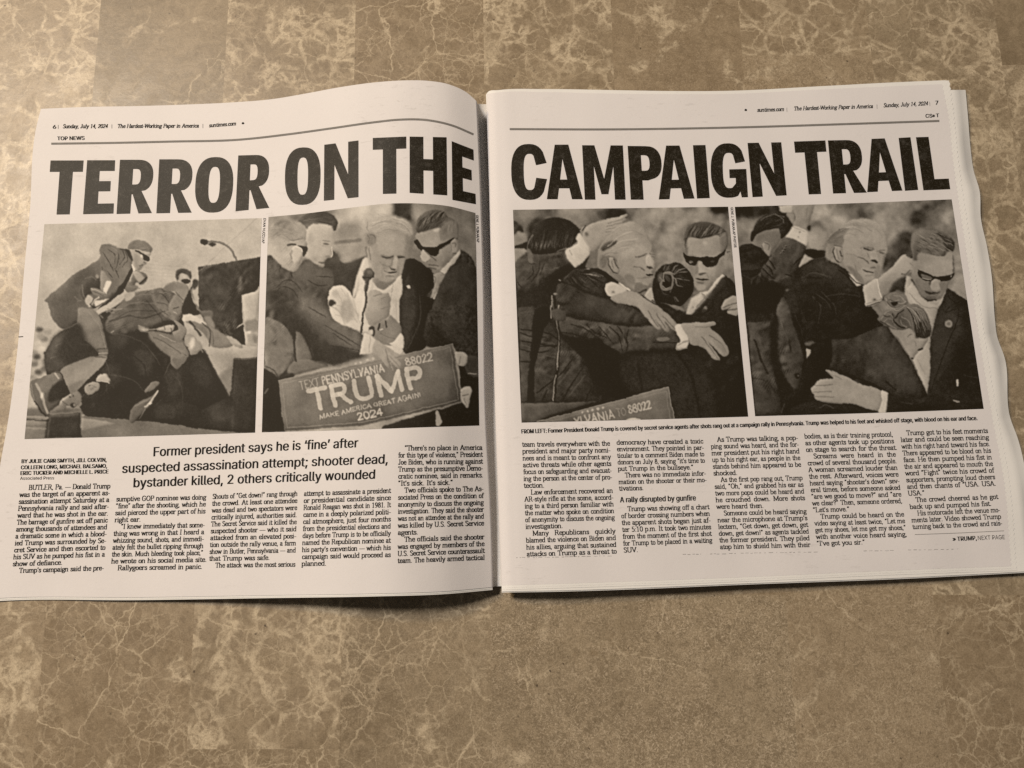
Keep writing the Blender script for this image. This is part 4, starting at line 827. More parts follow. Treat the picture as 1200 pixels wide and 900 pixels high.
    F = P("508,280 640,262 760,240 815,300 832,380 825,500 800,565 740,645 690,695 620,700 575,650 545,560 520,480 500,360", 58, .6); P("540,280 760,260 800,330 700,390 560,380", 64, 6, 1, .8, F); P("740,500 825,430 810,560 700,690 600,700 640,660 720,600", 48, 6, 1, .85, F); P("530,500 600,490 590,600 560,580", 52, 4, 1, .8, F)
    H = P("500,330 500,240 530,180 590,148 680,138 770,165 835,215 850,290 838,370 815,350 800,290 765,245 690,265 620,272 530,265 515,350", 27, .6); p.hair(H, "530,260 600,150 600,265 690,145 680,260 760,170 760,250 830,220 520,240 570,160", 80, 1, .9, (12, 52), .9); P("790,250 850,290 835,370 815,340", 44, 2, 1, .8, H)
    e = P("828,410 850,375 875,378 868,430 835,510", 54, .6); S("845,395 862,400 845,450", 1, 36, .6)
    P("492,398 540,412 600,430 640,440 720,432 800,395 838,370 838,392 790,430 768,480 735,500 690,502 655,480 630,458 600,485 560,490 525,470 505,440", 4, .4); E(550, 462, 20, 12, 42, .8); S("520,440 545,470", .7, 50, .4); E(735, 458, 20, 10, 30, .8)
    P("610,470 640,465 665,545 640,565 595,560", 68, 2); p.f = (795, 256, 10.0)
    E(310, 285, 34, 22, 76, 1.2); P("480,222 560,160 576,260 550,372 502,400 490,300", 42, .8); P("100,240 110,420 85,430 70,380 85,330", 40, .8)
    for i in range(30):
        x = 100+13*i; S([(x, 225+p.rng.uniform(-25, 15)-.1*x), (x+18, 160), (x+60, 90+p.rng.uniform(-20, 30))], .6, p.rng.choice([10, 16, 48, 56, 30]), .3, .85, H, .5)
    P("60,395 95,425 240,455 300,450 440,445 500,425 552,372 556,392 500,455 460,480 445,545 410,566 350,565 310,545 280,505 255,490 225,540 170,548 120,530 95,480 65,430", 4, .35); E(145, 505, 30, 16, 36, .6); E(140, 515, 12, 5, 66, .4); E(405, 500, 32, 16, 24, .8)
    P("215,520 255,500 302,610 280,652 225,640", 68, .6, 1, .9); P("198,545 225,520 226,640 190,640", 46, .7, 1, .9); P("232,642 322,628 312,650 260,667", 26, .5); S("330,630 360,690", .9, 44, .5)
    P("188,698 250,700 362,711 340,723 258,726", 14, .4); p.D((290, 690, 60, 8, 54, .8)); P("210,738 300,748 288,772 240,766", 38, .6); P("220,790 322,780 300,842 230,850", 64, .8, 1, .9); P("400,600 522,480 532,600 430,760 300,860 380,740", 48, 1, 1, .85); P("110,545 190,560 180,690 140,640", 50, 1, 1, .7); S("110,420 200,435", .8, 46, .6); P("330,580 440,560 420,680 350,660", 62, 1, 1, .6)
    P("548,402 606,375 600,420 560,520 530,560", 56, .5); S("580,402 602,394", 1.2, 26, .4); P("180,860 300,840 380,760 420,760 300,890 180,900", 40, .8)
    p.f = c2
    P("690,690 810,560 825,570 740,680 560,890 510,890 545,760 620,715", 60, .6, 0); P("620,715 690,700 810,555 825,575 740,680 660,745", 82, .5, 0); P("555,760 640,720 660,770 560,895 515,880", 80, .8, 0); S("640,720 660,750 600,830", 1.2, 44, .8); E(565, 835, 8, 8, 58, .6)
    P("820,575 850,640 740,760 700,780 600,895 560,895 690,745", 21, .7, 0); S("735,770 720,830 640,895", 1.4, 9, .6); E(668, 835, 12, 14, 46, .6)
    P("800,820 845,760 920,745 935,890 860,880 845,855 880,820 810,855", 62, .5); S("810,835 870,805 925,795", 1.2, 30, .5); S("850,850 930,840", 1.3, 26, .5)
    # head of the woman
    p.f = (760, 302, 12.857)
    H = P("65,400 80,290 130,190 230,100 330,85 440,75 540,130 630,220 665,320 672,450 640,560 560,650 480,730 400,715 250,690 110,650 70,560", 14, .5)
    for i in range(80):
        a = p.rng.uniform(-1.2, 2.7); r = p.rng.uniform(190, 310); c, d = np.cos(a), np.sin(a)
        S([(360+60*c, 300-60*d), (360+r*.6*np.cos(a-.12), 300-r*.6*np.sin(a-.12)*.8), (360+r*np.cos(a-.3), 300-r*np.sin(a-.3)*.75)], p.rng.uniform(.3, .7), p.rng.choice([8, 10, 26, 42, 50]), .4, .6, H, .6)
    for q, t, w in (("370,310 480,325 620,352", 58, 1.0), ("380,250 470,185 560,160", 54, 1.3), ("345,235 380,150 440,112", 48, 1.0), ("260,215 290,150 310,115", 40, .9), ("400,330 430,410 520,440", 52, 1.2), ("420,240 500,220 580,200", 50, .8), ("210,200 230,150 260,110", 38, .8), ("360,290 410,340 430,400", 60, 1.2), ("250,225 330,230 390,260", 58, 1.3)): S(q, w, t, .5, .9, H, .5)
    for q in ("430,290 540,270 620,290", "400,180 480,130 540,140", "440,360 560,390 640,400", "320,210 350,130 380,100", "440,235 520,235"): S(q, 1.0, 6, .4, .8, H, .5)
    P("140,260 220,225 215,330 150,370", 36, 1, 1, .8); S("165,290 230,350 250,380", .9, 50, .5); S("250,235 340,255 368,330 350,440 280,482 215,465 190,400 205,350", 2.0, 52, .6); S("215,420 260,460 320,440", .8, 70, .4); S("242,240 235,330 265,385", 1.1, 58, .4); P("262,250 320,300 330,360 280,350 255,300", 26, .7); P("225,370 280,350 300,405 250,425", 10, .6); S("345,440 330,520", 1.2, 44, .6, .8); S("200,480 230,540 300,560", 1, 32, .7, .8); S("400,600 430,625 455,655", 1.1, 42, .5); S("380,600 420,660", .8, 36, .5)
    p.f = c2
    S("240,770 330,820 420,850", 1.4, 10, .6); P("390,815 470,830 500,870 440,850", 50, 1)
    # near hands
    p.f = C
    hd = P("398,386 470,362 530,392 580,425 622,460 656,498 648,514 630,508 604,482 620,512 606,518 588,502 566,472 585,505 578,513 560,500 528,462 490,425 408,404", 60, .5); P("400,386 480,370 540,410 500,420", 66, 4, 1, .7, hd)
    for q in ("540,440 575,500", "570,450 605,505", "595,460 640,505"): S(q, 1.1, 34, .5)
    P("640,502 662,488 684,505 692,540 686,580 650,590 646,566 662,556", 86, .5); S("650,572 688,555", 1.2, 50, .6); S("648,578 652,590 686,582", 1, 62)
    hd = P("664,492 700,486 760,484 795,482 798,494 775,505 815,535 835,565 850,592 832,614 800,590 770,560 812,618 806,630 784,618 750,578 700,565 690,540", 60, .5); P("690,500 760,500 790,540 720,550", 65, 4, 1, .7, hd); S("745,540 790,600 808,628", 1, 34, .5); S("775,535 815,560 840,600", 1, 38, .6); S("720,500 775,503", .9, 46, .6); P("800,565 840,580 832,612", 50, 2, 1, .8, hd)
    # lower centre
    m = P("430,640 560,600 690,600 760,680 790,860 640,860 612,735 480,760", 18, 3); S("500,640 515,750", 3, 10, 2, .8); S("650,600 700,680 740,850", 3, 11, 2.5, .7); S("560,640 570,740", 4, 22, 3, .5)
    # counter and placard
    P("50,795 345,785 140,850 110,870 50,872", 30, .6, 0); pl = P("110,866 616,731 640,862 400,868", 40, .4, 0); S("112,864 616,732", .9, 60, .3); S("150,866 608,748 624,860", .7, 54, .3, .8, sm=0); S("616,732 640,860", .9, 56, .3)
    for i in range(5): E(286+i*19.5, 830-i*4.7, 4.5, 4.5, 74, .3)
    p.text("VANIA", (298, 872), (412, 848), 30, 5.6, 78); p.text("TO", (420, 846), (456, 838), 30, 3, 62); p.text("88022", (464, 833), (554, 811), 29, 5.6, 80); p.text("YL", (258, 882), (300, 872), 30, 5.6, 76); E(482, 872, 36, 22, 86, .5)
    return p
def picture_fist():
    D = (855, 225, 3.2742); d1 = (858, 235, 6.92); d2 = (990, 230, 6.92); d3 = (870, 350, 6.427); d4 = (1010, 340, 6)
    p = Picture(858, 230, 1156, 492, 46, 4); P, S, E = p.P, p.S, p.E
    p.f = D
    for x, y, rx, ry, t in ((90, 60, 100, 26, 14), (60, 140, 40, 50, 56), (55, 95, 40, 24, 34), (360, 90, 60, 50, 70), (430, 70, 60, 40, 58), (400, 130, 70, 40, 62), (520, 75, 34, 36, 26), (480, 50, 50, 14, 44), (620, 110, 60, 50, 60), (560, 55, 40, 14, 48), (700, 70, 80, 40, 50), (640, 150, 50, 40, 54), (670, 220, 60, 70, 20), (760, 90, 40, 50, 34), (720, 110, 36, 40, 28), (840, 90, 22, 34, 72), (800, 60, 30, 30, 46), (880, 250, 26, 130, 52), (885, 370, 30, 50, 62), (610, 260, 40, 60, 24)):
        E(x, y, rx, ry, t, 2.2, .9)
    P("20,58 190,50 190,78 60,100 20,90", 13, 2.5); P("615,120 640,140 650,170 610,200 580,180", 60, 4)
    bg = np.ones((p.H, p.W)); p.tex0(bg, 5, 6); p.tex0(bg, 3, 2.5)
    dark = P("36,215 80,196 145,225 240,310 330,255 430,260 510,356 530,440 590,520 690,640 765,780 835,372 915,420 985,835 95,862", 14, .6, 0); p.tex(dark, 1.3, 2)
    # agent from behind at left
    p.f = d1
    K = P("160,320 200,270 380,225 392,320 340,390 300,455 240,390 175,360", 50, .7); P("165,310 240,250 390,240 390,300 280,300 200,340", 40, 4, 1, .7, K)
    H = P("150,320 155,260 200,170 270,118 350,85 430,88 480,130 492,190 455,260 400,310 385,250 370,225 280,245 200,275 168,330", 17, .6); p.hair(H, "180,260 300,110 230,240 400,120 300,220 460,170 280,150 430,130 200,200 330,120", 60, 1, .9, (6, 34), .7); S("230,160 320,115 420,130", 1.2, 44, .6, .7, H); S("350,110 410,150 415,180", 1.2, 42, .6, .7, H)
    e = P("240,375 270,335 310,355 325,400 300,452 262,440", 60, .6); S("265,345 300,360 295,400", 1.2, 34, .6); S("240,370 262,430", 1, 26, .6)
    P("380,40 495,38 492,105 440,100 390,85", 78, .7, 0); P("440,105 500,110 505,170 490,190", 60, .8)
    hd = P("492,25 650,22 655,80 640,130 610,245 560,230 495,205 515,140 495,90", 60, .6); P("560,30 640,30 610,160 540,200", 66, 4, 1, .7, hd); S("610,60 600,130", 1, 46, .9, .6)
    c = P("438,300 470,250 505,205 570,225 630,255 625,290 590,372 540,345 500,320", 84, .5); S("500,215 600,250", 1, 70, .6); E(548, 255, 8, 8, 52, .5); E(535, 295, 7, 7, 60, .5)
    # face behind
    F = P("610,260 640,190 700,190 770,250 780,320 740,410 620,390", 62, 1); P("620,250 650,170 720,175 780,260 700,210", 40, 2); E(650, 300, 26, 22, 76, 2.5, .8, F); P("610,215 640,200 630,250", 10, 1); P("600,400 760,412 740,460 660,470 590,440", 9, .7); P("540,540 580,445 655,475 600,520 565,560", 68, .7, 0); P("500,620 540,560 570,560 545,600", 62, .6, 0); S("535,545 565,560", 1.2, 14, .4); S("740,370 760,350", 1, 46, .6)
    # raised sleeve
    m = P("300,470 410,325 450,300 510,320 600,385 560,490 490,630 420,665 330,665 250,640 210,590", 27, .6); p.tex(m, 2, 1.4)
    for q in ("300,480 330,520 350,555", "270,520 310,560 330,600", "240,550 290,600 340,640", "225,580 260,640 300,660", "560,470 520,500 500,520", "490,620 430,600"): S(q, 1.7, 10, .6, .9, m, .4)
    for q in ("285,500 330,560", "255,545 300,600", "300,640 350,650", "380,350 440,320"): S(q, 1.1, 42, .7, .6, m)
    for x, y in ((397, 425), (412, 405), (425, 388), (440, 370)): E(x, y, 7, 7, 46, .4); E(x+3, y+4, 5, 5, 12, .3)
    J = P("55,385 150,352 240,400 300,465 240,540 210,600 170,700 90,690 70,560", 15, .7); p.tex(J, 1.5, 1.5); P("75,510 230,520 230,570 75,575", 24, 2, 1, .8); S("75,580 220,560", 1.6, 9, .6); S("150,690 165,640 230,590", 1.4, 34, 1, .7); S("80,600 150,640", 1.4, 26, 1, .7)
    P("380,660 480,640 600,770 720,900 420,900 400,780", 19, 1.5); P("100,700 420,690 400,780 350,900 100,900", 11, 1.5); E(445, 725, 16, 9, 40, .9)
    # lower left coats
    p.f = d3
    m = P("40,185 210,165 250,400 260,620 310,880 95,885", 25, .8, 0); p.tex(m, 1.8, 2); S("90,310 150,480 190,560", 2.4, 12, 1, .8, m); S("120,300 160,400", 1.6, 32, 1.2, .6, m); S("80,600 180,620 250,700", 1.4, 18, 1.2, .7, m)
    m = P("250,120 290,0 320,0 380,160 440,300 480,400 450,560 400,690 330,610 270,470", 28, .7); p.tex(m, 1.8, 2); P("215,180 265,140 275,400 330,610 390,700 330,760 270,640 220,480", 13, 1.5); E(415, 582, 17, 20, 9, .5); E(420, 580, 8, 9, 34, .5); S("395,130 440,230 470,350", 1, 40, .8, .6); P("380,160 420,180 470,340 480,430 450,540 460,430", 12, .8)
    P("300,760 390,700 440,620 480,450 560,330 650,320 620,560 500,700 430,850 310,870", 12, 1, 0); S("320,790 300,860", 1, 30, .8); P("482,372 520,385 490,440", 76, .5, 0); P("470,330 550,320 490,355", 34, .9)
    # man with the raised fist
    p.f = D
    m = P("238,325 280,282 335,254 390,256 440,280 500,354 522,372 516,425 545,440 590,500 575,520 480,560 400,575 300,560 260,430", 14, .6); p.tex(m, 1.6, 1.8); P("330,270 420,275 490,350 510,380 430,370 340,310", 24, 4, 1, .8, m); P("260,300 320,270 360,320 330,340", 20, 3, 1, .8, m)
    for q in ("320,400 350,440 340,500", "330,390 375,420 390,450", "350,380 400,430 408,470", "275,330 330,310 390,330", "370,400 420,390 500,400"): S(q, 1.2, 30, .8, .8, m, .3)
    for q in ("330,410 365,440", "360,400 390,430", "300,330 350,330", "420,300 500,370"): S(q, 1.6, 6, .8, .8, m, .3)
    F = P("392,215 410,190 455,155 520,145 575,155 604,195 603,222 600,250 588,285 575,320 545,345 515,355 490,345 455,305 415,275 385,262", 60, .6); p.tex(F, 1.5, 1.6)
    P("420,170 520,150 590,170 560,205 450,220", 66, 6, 1, .8, F); P("430,260 480,300 540,340 510,356 460,312 420,278", 46, 4, 1, .8, F); P("560,290 590,270 575,325 540,345", 52, 3, 1, .8, F)
    H = P("368,235 375,200 395,170 430,130 480,106 535,102 580,125 600,160 606,200 585,185 560,162 500,160 440,190 420,205 405,240 380,262", 65, .9); p.hair(H, "380,230 440,130 420,190 510,110 460,175 560,125 520,160 595,180 390,200 470,120", 110, 1, .7, (42, 80), .9); P("370,245 380,190 420,180 430,205 400,215 390,262", 44, 3, 1, .85)
    e = P("400,215 420,204 436,225 434,262 416,268 402,245", 58, .6); S("402,208 396,230 412,264 428,270", 1.3, 26, .5); S("425,220 430,250", 1.2, 30, .6)
    p.f = d2
    p.f = (960, 250, 10.0)
    P("95,330 130,250 230,180 300,110 400,70 520,90 640,130 740,200 780,300 780,380 720,340 560,300 420,320 330,350 280,390 180,360 100,350", 63, 1, 1, .9); P("95,330 150,250 260,180 340,185 290,260 270,370 180,360 110,360", 42, .9, 1, .95)
    P("290,400 420,330 580,310 740,350 790,400 780,470 752,500 740,560 720,680 680,750 560,800 500,830 420,760 330,650 280,560", 61, .8, 1, .95); P("480,190 640,180 700,260 640,350 520,340 460,270", 69, 1.6, 1, .8)
    for q, t in (("280,130 400,85 520,95", 80), ("250,200 380,150 480,190", 74), ("330,120 440,100 560,125 650,180", 76), ("120,290 230,200 350,175", 30), ("110,320 200,240 300,200", 32), ("150,330 230,260 290,240", 52), ("300,200 420,180 520,230", 52), ("400,140 520,150 620,210", 54), ("280,260 350,230 420,260", 50), ("560,120 680,200 740,280", 54), ("180,300 260,280 280,330", 34)): S(q, .8, t, .4, .85)
    P("165,390 240,380 270,440 286,500 270,572 230,572 185,500", 61, .5); S("172,398 163,450 190,530 242,577", 1.4, 22, .4); S("245,440 260,490 272,502", 1.4, 18, .4); S("180,370 262,386", 1.3, 30, .5); S("205,420 215,480 240,540", 1, 44, .4)
    S("480,412 540,405 632,400", 1, 44, .5); P("522,410 590,420 638,406 632,430 570,441", 36, .5); S("530,418 602,433", 1.1, 18, .35); S("680,440 762,430", 1.2, 40, .5); P("700,444 762,465 756,482 705,462", 32, .45); P("500,445 620,445 600,480 520,475", 66, .8, 1, .7)
    S("455,510 520,530 572,572", 1.1, 28, .4); S("560,558 582,592", 1.1, 34, .4); P("600,440 660,440 692,560 640,560 590,520", 70, .8, 1, .9); P("598,550 650,540 692,570 682,588 640,572", 20, .45); S("570,470 590,520", .9, 46, .6)
    P("600,640 650,628 672,646 610,652", 38, .45); P("508,658 560,672 642,690 642,704 560,692", 22, .4); p.D((590, 728, 50, 11, 48, .8), (600, 760, 50, 16, 64, .6)); P("330,620 420,660 525,790 500,832 420,760", 45, .9, 1, .9); P("690,600 722,640 692,742 640,762", 50, .9, 1, .8); S("320,480 400,480 480,520", .9, 50, .6); P("400,560 470,560 500,640 440,660", 54, 1.2, 1, .7); S("420,600 450,690 520,770", .9, 46, .6)
    p.f = d2
    P("20,620 60,640 140,718 100,735 60,690", 84, .5, 0); S("0,600 80,690 150,720", 1.3, 9, .6)
    # fist and cuff
    fh = P("265,690 300,640 370,590 430,520 460,482 495,475 560,520 592,545 590,580 575,610 530,620 500,640 440,690 400,700 370,770 310,830 285,800", 65, .5); P("470,490 580,550 570,600 500,620 450,560", 70, 5, 1, .7, fh); P("300,700 400,690 360,780 310,820", 54, 4, 1, .8, fh); S("460,632 500,630 530,600", 1.3, 30, .6); S("530,545 560,570", 1, 46, .7); S("545,600 570,590 585,560", 1.2, 36, .6); S("500,480 530,500 545,495", 1.6, 18, .5)
    P("148,740 175,710 265,665 275,750 300,830 290,855 180,895 165,850", 80, .5); S("262,670 278,760 302,830", 1.4, 92, .4); S("175,870 240,850 295,830", 1.1, 60, .6); E(240, 835, 18, 14, 52, .8); E(242, 833, 7, 6, 26, .4); S("180,890 290,850", 1, 12, .5)
    P("300,820 360,790 370,760 400,700 500,640 500,680 480,780 430,760 380,800 320,850", 22, 1)
    # agent with dark glasses
    J = P("830,735 900,780 1000,870 1010,910 780,910 800,830", 18, .6, 0)
    N = P("500,640 540,650 600,790 640,850 800,830 830,740 820,800 790,905 540,905 480,800", 72, .7, 0); P("540,660 610,790 680,860 780,850 810,880 620,890 520,780", 58, 3, 1, .7, N)
    F = P("560,450 600,480 700,480 800,490 860,440 885,500 885,620 855,680 830,740 780,810 700,850 650,845 600,790 560,700 545,600", 56, .6); P("600,490 850,470 870,590 720,630 600,590", 62, 5, 1, .8, F); P("560,640 640,680 690,800 650,845 590,780", 42, 4, 1, .85, F); P("640,740 800,760 770,815 680,850 640,830", 42, 4, 1, .7, F)
    H = P("540,430 545,330 580,275 650,262 740,275 840,320 885,370 885,430 865,445 830,455 800,490 740,480 690,465 640,430 600,440 585,500 560,470", 34, .6); p.hair(H, "640,440 700,290 700,470 780,300 780,480 850,350 590,430 640,280 820,450 880,370", 100, .9, 1, (14, 62), .9); P("545,420 550,320 590,280 600,330 590,420", 46, 2.5, 1, .8, H); P("740,285 870,360 880,420 800,360", 24, 3, 1, .8, H)
    P("590,595 640,615 730,655 800,645 885,625 885,650 860,675 830,685 790,690 765,668 745,662 720,675 680,680 630,655 600,630", 7, .4, 0); S("610,620 660,650 700,665", 1.1, 50, .4, .7); S("790,660 860,640", .9, 40, .4, .7)
    P("690,700 730,670 765,690 785,750 760,775 710,760", 68, 1.6); p.f = (1060, 262, 9.184)
    H = P("85,230 100,120 170,70 300,70 430,100 520,200 525,300 440,300 420,352 330,342 250,312 180,272 150,290 140,390 90,380", 40, .6); P("360,90 520,190 530,280 450,290 400,170", 22, 1, 1, .9); P("90,250 150,200 150,380 95,380", 34, 1, 1, .8)
    for i in range(70):
        x = p.rng.uniform(110, 470); y = p.rng.uniform(95, 320); S([(x, y), (x+32, y+12+p.rng.uniform(-8, 8)), (x+66, y+34)], .6, p.rng.choice([12, 20, 62, 68, 54]), .3, .85, H, .5)
    P("150,320 260,332 420,362 480,300 522,330 522,540 360,560 200,510 150,430", 62, .7, 1, .95); P("230,400 480,390 500,480 360,530 220,480", 67, 1.4, 1, .7); P("520,330 535,480 530,560 515,500", 30, .5)
    P("148,503 230,530 330,570 430,565 527,543 517,582 480,606 400,627 370,600 330,590 290,617 230,611 160,572", 9, .35); P("172,540 260,560 302,580 280,605 200,586", 38, .5); S("190,582 280,604", .9, 74, .35); P("488,562 511,554 506,582", 62, .35, 0)
    P("150,600 250,640 275,700 200,720 150,660", 50, .8, 1, .9); P("290,620 340,590 382,650 392,710 340,736 290,700 270,660", 67, .5); P("262,630 290,605 275,670", 32, .5); P("298,734 350,740 392,724 372,750 310,752", 22, .45); P("380,640 442,620 432,700 400,722", 46, .7)
    P("208,720 270,735 332,765 300,777 240,752", 24, .45); p.D((300, 772, 40, 9, 52, .9)); P("380,735 422,720 402,760 340,802", 52, .7, 1, .9); P("230,782 330,790 300,832 230,826", 38, .7); S("80,600 120,682 190,790 242,826 332,820", 1.6, 18, .5); P("120,600 150,650 220,770 190,780 120,670", 44, .8, 1, .9)
    p.f = D
    sh = P("676,372 700,345 745,415 795,435 832,372 826,418 802,440 785,500 770,560 765,778 735,720 700,640 742,590 758,550 740,470 700,430", 76, .6, 0); P("700,640 745,590 770,600 765,700 735,690", 72, 3, 0, .8, sh); S("720,640 750,700", 1, 58, 1, .7, sh); S("760,470 775,520", 1, 60, 1, .7, sh); S("690,390 740,440 800,445", 1.2, 52, 1, .8, sh)
    J = P("832,372 870,395 915,420 948,600 985,835 600,850 640,800 760,785 768,700 772,560 800,450", 17, .5, 0); p.tex(J, 1.3, 1.6); P("806,440 840,400 870,470 900,560 800,700 772,770 772,570", 22, 2.5, 1, .9, J); S("840,400 880,460 830,600 772,770", 1, 9, .7, .8, J); S("845,440 830,460 870,450", 1, 10, .6, .8, J); P("880,560 920,600 940,760 850,760 860,640", 11, 6, 1, .8, J); E(840, 506, 13, 13, 58, .5); E(840, 506, 7, 7, 40, .5); P("870,722 878,720 876,745 870,748", 84, .4, 0); S("862,800 880,805", 1.6, 62, .5); S("890,700 950,715", .9, 30, .6, .6)
    # woman
    p.f = (1030, 348, 11.25)
    P("-40,330 80,390 230,430 330,440 480,540 700,480 690,560 640,700 560,900 420,820 330,660 230,500", 70, .8, 0, .0)
    F = P("70,380 200,400 300,430 400,410 470,470 480,545 600,540 655,560 572,680 522,700 500,722 452,812 410,802 330,660 230,520", 61, .5)
    H = P("230,150 350,110 460,90 560,140 640,230 690,400 684,500 620,552 540,530 480,542 470,470 410,410 330,440 230,430 190,360 210,250", 40, .5); P("470,380 560,300 660,330 684,480 620,548 490,532", 18, 1, 1, .9, H)
    for i in range(60):
        u = i/59+p.rng.uniform(-.02, .02); x = 470+220*u; y = 530-60*u-130*max(0, u-.7)
        S([(365+p.rng.uniform(-15, 25), 125), (430+150*u, 170+100*(1-u)), (x, y-p.rng.uniform(0, 150))], p.rng.uniform(.3, .6), p.rng.choice([10, 16, 44, 60, 66]), .35, .75, H, .4)
    P("250,260 330,180 340,280 400,380 330,420 270,340", 36, .8, 1, .9, H); S("215,280 260,220 330,170", 1.2, 14, .5); S("220,340 270,390 330,410", 1.3, 14, .5); S("280,300 300,360 360,400", .9, 58, .5); S("370,130 460,190 545,320", .9, 72, .4); S("300,260 380,300 420,380", .9, 58, .5)
    P("-20,300 60,220 130,170 210,240 190,370 230,430 120,400", 42, .7)
    for q, t in (("30,290 100,200 160,180", 66), ("60,330 120,290 190,300", 58), ("100,340 160,380 230,420", 60), ("60,240 110,260 170,240", 20), ("180,220 190,290 240,370", 14), ("90,350 130,390", 18), ("120,220 180,260 180,330", 60), ("20,320 90,360", 16)): S(q, 1, t, .4, .85)
    B = P("70,0 200,-60 340,-20 372,60 335,110 230,182 150,140 95,80", 46, .6); P("160,60 255,70 200,125", 16, .6)
    for q, t in (("100,20 130,110 230,175 350,115", 74), ("80,10 150,130 240,150 330,105", 62), ("130,0 170,60 260,40", 64), ("200,-20 290,0 340,60", 66), ("140,30 200,60 290,70", 24), ("110,60 160,120 220,140", 26), ("260,80 310,80 350,60", 68)): S(q, 1, t, .4, .85)
    P("370,470 440,468 452,530 402,602 350,592", 65, .6); S("385,530 422,490", 1, 36, .4); S("475,590 490,642", 1, 42, .5); P("508,692 582,664 572,690 522,712", 16, .4); P("412,796 462,800 440,817", 14, .4); P("300,460 400,430 380,520 320,560", 66, 1, 1, .7)
    p.f = D
    W = P("380,572 470,560 590,512 625,545 665,598 700,655 735,725 755,778 700,800 605,770 560,740 480,705 400,690 372,685", 22, .6); p.tex(W, 1.6, 2); P("520,560 600,530 680,640 740,760 640,740", 26, 6, 1, .8, W); S("380,690 470,708 560,745 610,775", 2, 8, .8); S("600,730 640,760", 1.4, 9, 1, .7, W); P("370,580 390,575 376,690 250,830 215,850 240,800 330,660", 9, 1)
    # hand on her back
    hd = P("368,682 400,690 450,712 500,735 582,765 596,840 540,835 480,815 400,812 345,802 330,796 327,778 315,768 310,752 325,740 338,722 365,714 400,715", 62, .5); P("430,730 570,770 560,830 450,800", 66, 5, 1, .7, hd); S("330,742 395,738", 1, 40, .5); S("318,768 390,765", 1, 40, .5); S("328,786 400,786", 1, 42, .5); S("380,695 430,720", .9, 46, .7, .7)
    P("580,764 600,765 610,785 602,848 574,848 584,800", 86, .5); P("608,772 700,800 800,830 600,850", 15, .7, 0); P("240,820 330,800 480,818 575,848 220,856", 15, 1, 0); S("345,825 370,815 400,830", 1, 28, .7); S("655,805 700,815", 1.2, 26, .6)
    P("296,598 312,612 296,640", 74, .5, 0)
    return p
# ---------------------------------------------------------------- printing: everything is set on the paper's surface
def flat(name, V2, faces, mat, page, to, lift=EPS):
    o = mesh_object(name, to(V2, lift), faces, mat, page); return o
_gc = {}
def glyph_polys(ch, serif, pw, ph):
    """hexagons swept by a rectangular nib along the skeleton of a letter"""
    key = (ch, serif, pw, ph)
    if key in _gc: return _gc[key]
    adv, L = glyph_lines(ch, serif); out = []
    for l, is_serif in L:
        a, b = (pw/2, ph/2) if not is_serif else (2.0, ph*.56)
        for p, q in zip(l[:-1], l[1:]):
            if p[0] > q[0] or (p[0] == q[0] and p[1] > q[1]): p, q = q, p
            if q[1] >= p[1]: h = [(p[0]-a, p[1]-b), (p[0]+a, p[1]-b), (q[0]+a, q[1]-b), (q[0]+a, q[1]+b), (q[0]-a, q[1]+b), (p[0]-a, p[1]+b)]
            else: h = [(p[0]-a, p[1]-b), (q[0]-a, q[1]-b), (q[0]+a, q[1]-b), (q[0]+a, q[1]+b), (p[0]+a, p[1]+b), (p[0]-a, p[1]+b)]
            out.append(h)
    _gc[key] = (adv, np.array(out, float).reshape(-1, 6, 2)); return _gc[key]
class Print:
    def __init__(s): s.V = []; s.n = 0
    def line(s, text, p0, p1, size, up=None, serif=True, pw=11.5, ph=6.6, justify=True, hs=.86, slant=0.0, fit=False, mirror=False):
        """size = cap height in photograph pixels; p0-p1 = baseline over the full measure"""
        p0 = np.array(p0, float); p1 = np.array(p1, float); L = np.hypot(*(p1-p0)); d = (p1-p0)/L
        if up is None: up = np.array([d[1], -d[0]])
        k = size/70.0
        G_ = [glyph_polys(c, serif, pw, ph) for c in text]; nat = sum(g[0] for g in G_)*k*hs
        nsp = text.count(' '); extra = 0.0
        if fit: hs *= L/nat; 
        elif justify:
            if nat > L: 
                sp = sum(30 for c in text if c == ' ')*k*hs
                hs2 = hs*(L/nat); hs = hs2
            elif nsp: extra = (L-nat)/nsp
        x = 0.0
        for c, (adv, H) in zip(text, G_):
            if len(H):
                X = (H[..., 0]+H[..., 1]*slant)*k*hs+x; Y = H[..., 1]*k
                if mirror: X = L-X
                s.V.append(p0+X[..., None]*d+Y[..., None]*up)
            x += adv*k*hs+(extra if c == ' ' else 0)
    def obj(s, name, mat, page, to, lift=EPS):
        V = np.concatenate([v.reshape(-1, 6, 2) for v in s.V]); n = len(V)
        return flat(name, V.reshape(-1, 2), np.arange(n*6).reshape(n, 6).tolist(), mat, page, to, lift)
def Z(o, s=3.75): return lambda x, y: (o[0]+x/s, o[1]+y/s)
c5, c6, c7, c8 = Z((0, 490)), Z((280, 490)), Z((590, 480)), Z((880, 480))
def column(lines, a0, a1, b0, b1, page, to, name='article_column'):
    """a0-a1 first baseline (left, right), b0-b1 last baseline; '>' = indent, '$' = last line of a paragraph"""
    a0, a1, b0, b1 = [np.array(q, float) for q in (a0, a1, b0, b1)]
    n = len(lines); pr = Print(); up = (a0-b0)/(n-1); pitch = np.hypot(*up); up = up/pitch
    for i, t in enumerate(lines):
        f = i/(n-1); p, q = a0+(b0-a0)*f, a1+(b1-a1)*f
        just = not t.endswith('$'); t = t.rstrip('$')
        if t[0] == '>': p = p+(q-p)*.075; t = t[1:]
        pr.line(t, p, q, pitch*.70, up, justify=just, hs=1.03)
    return pr.obj(name, M_SER, page, to)
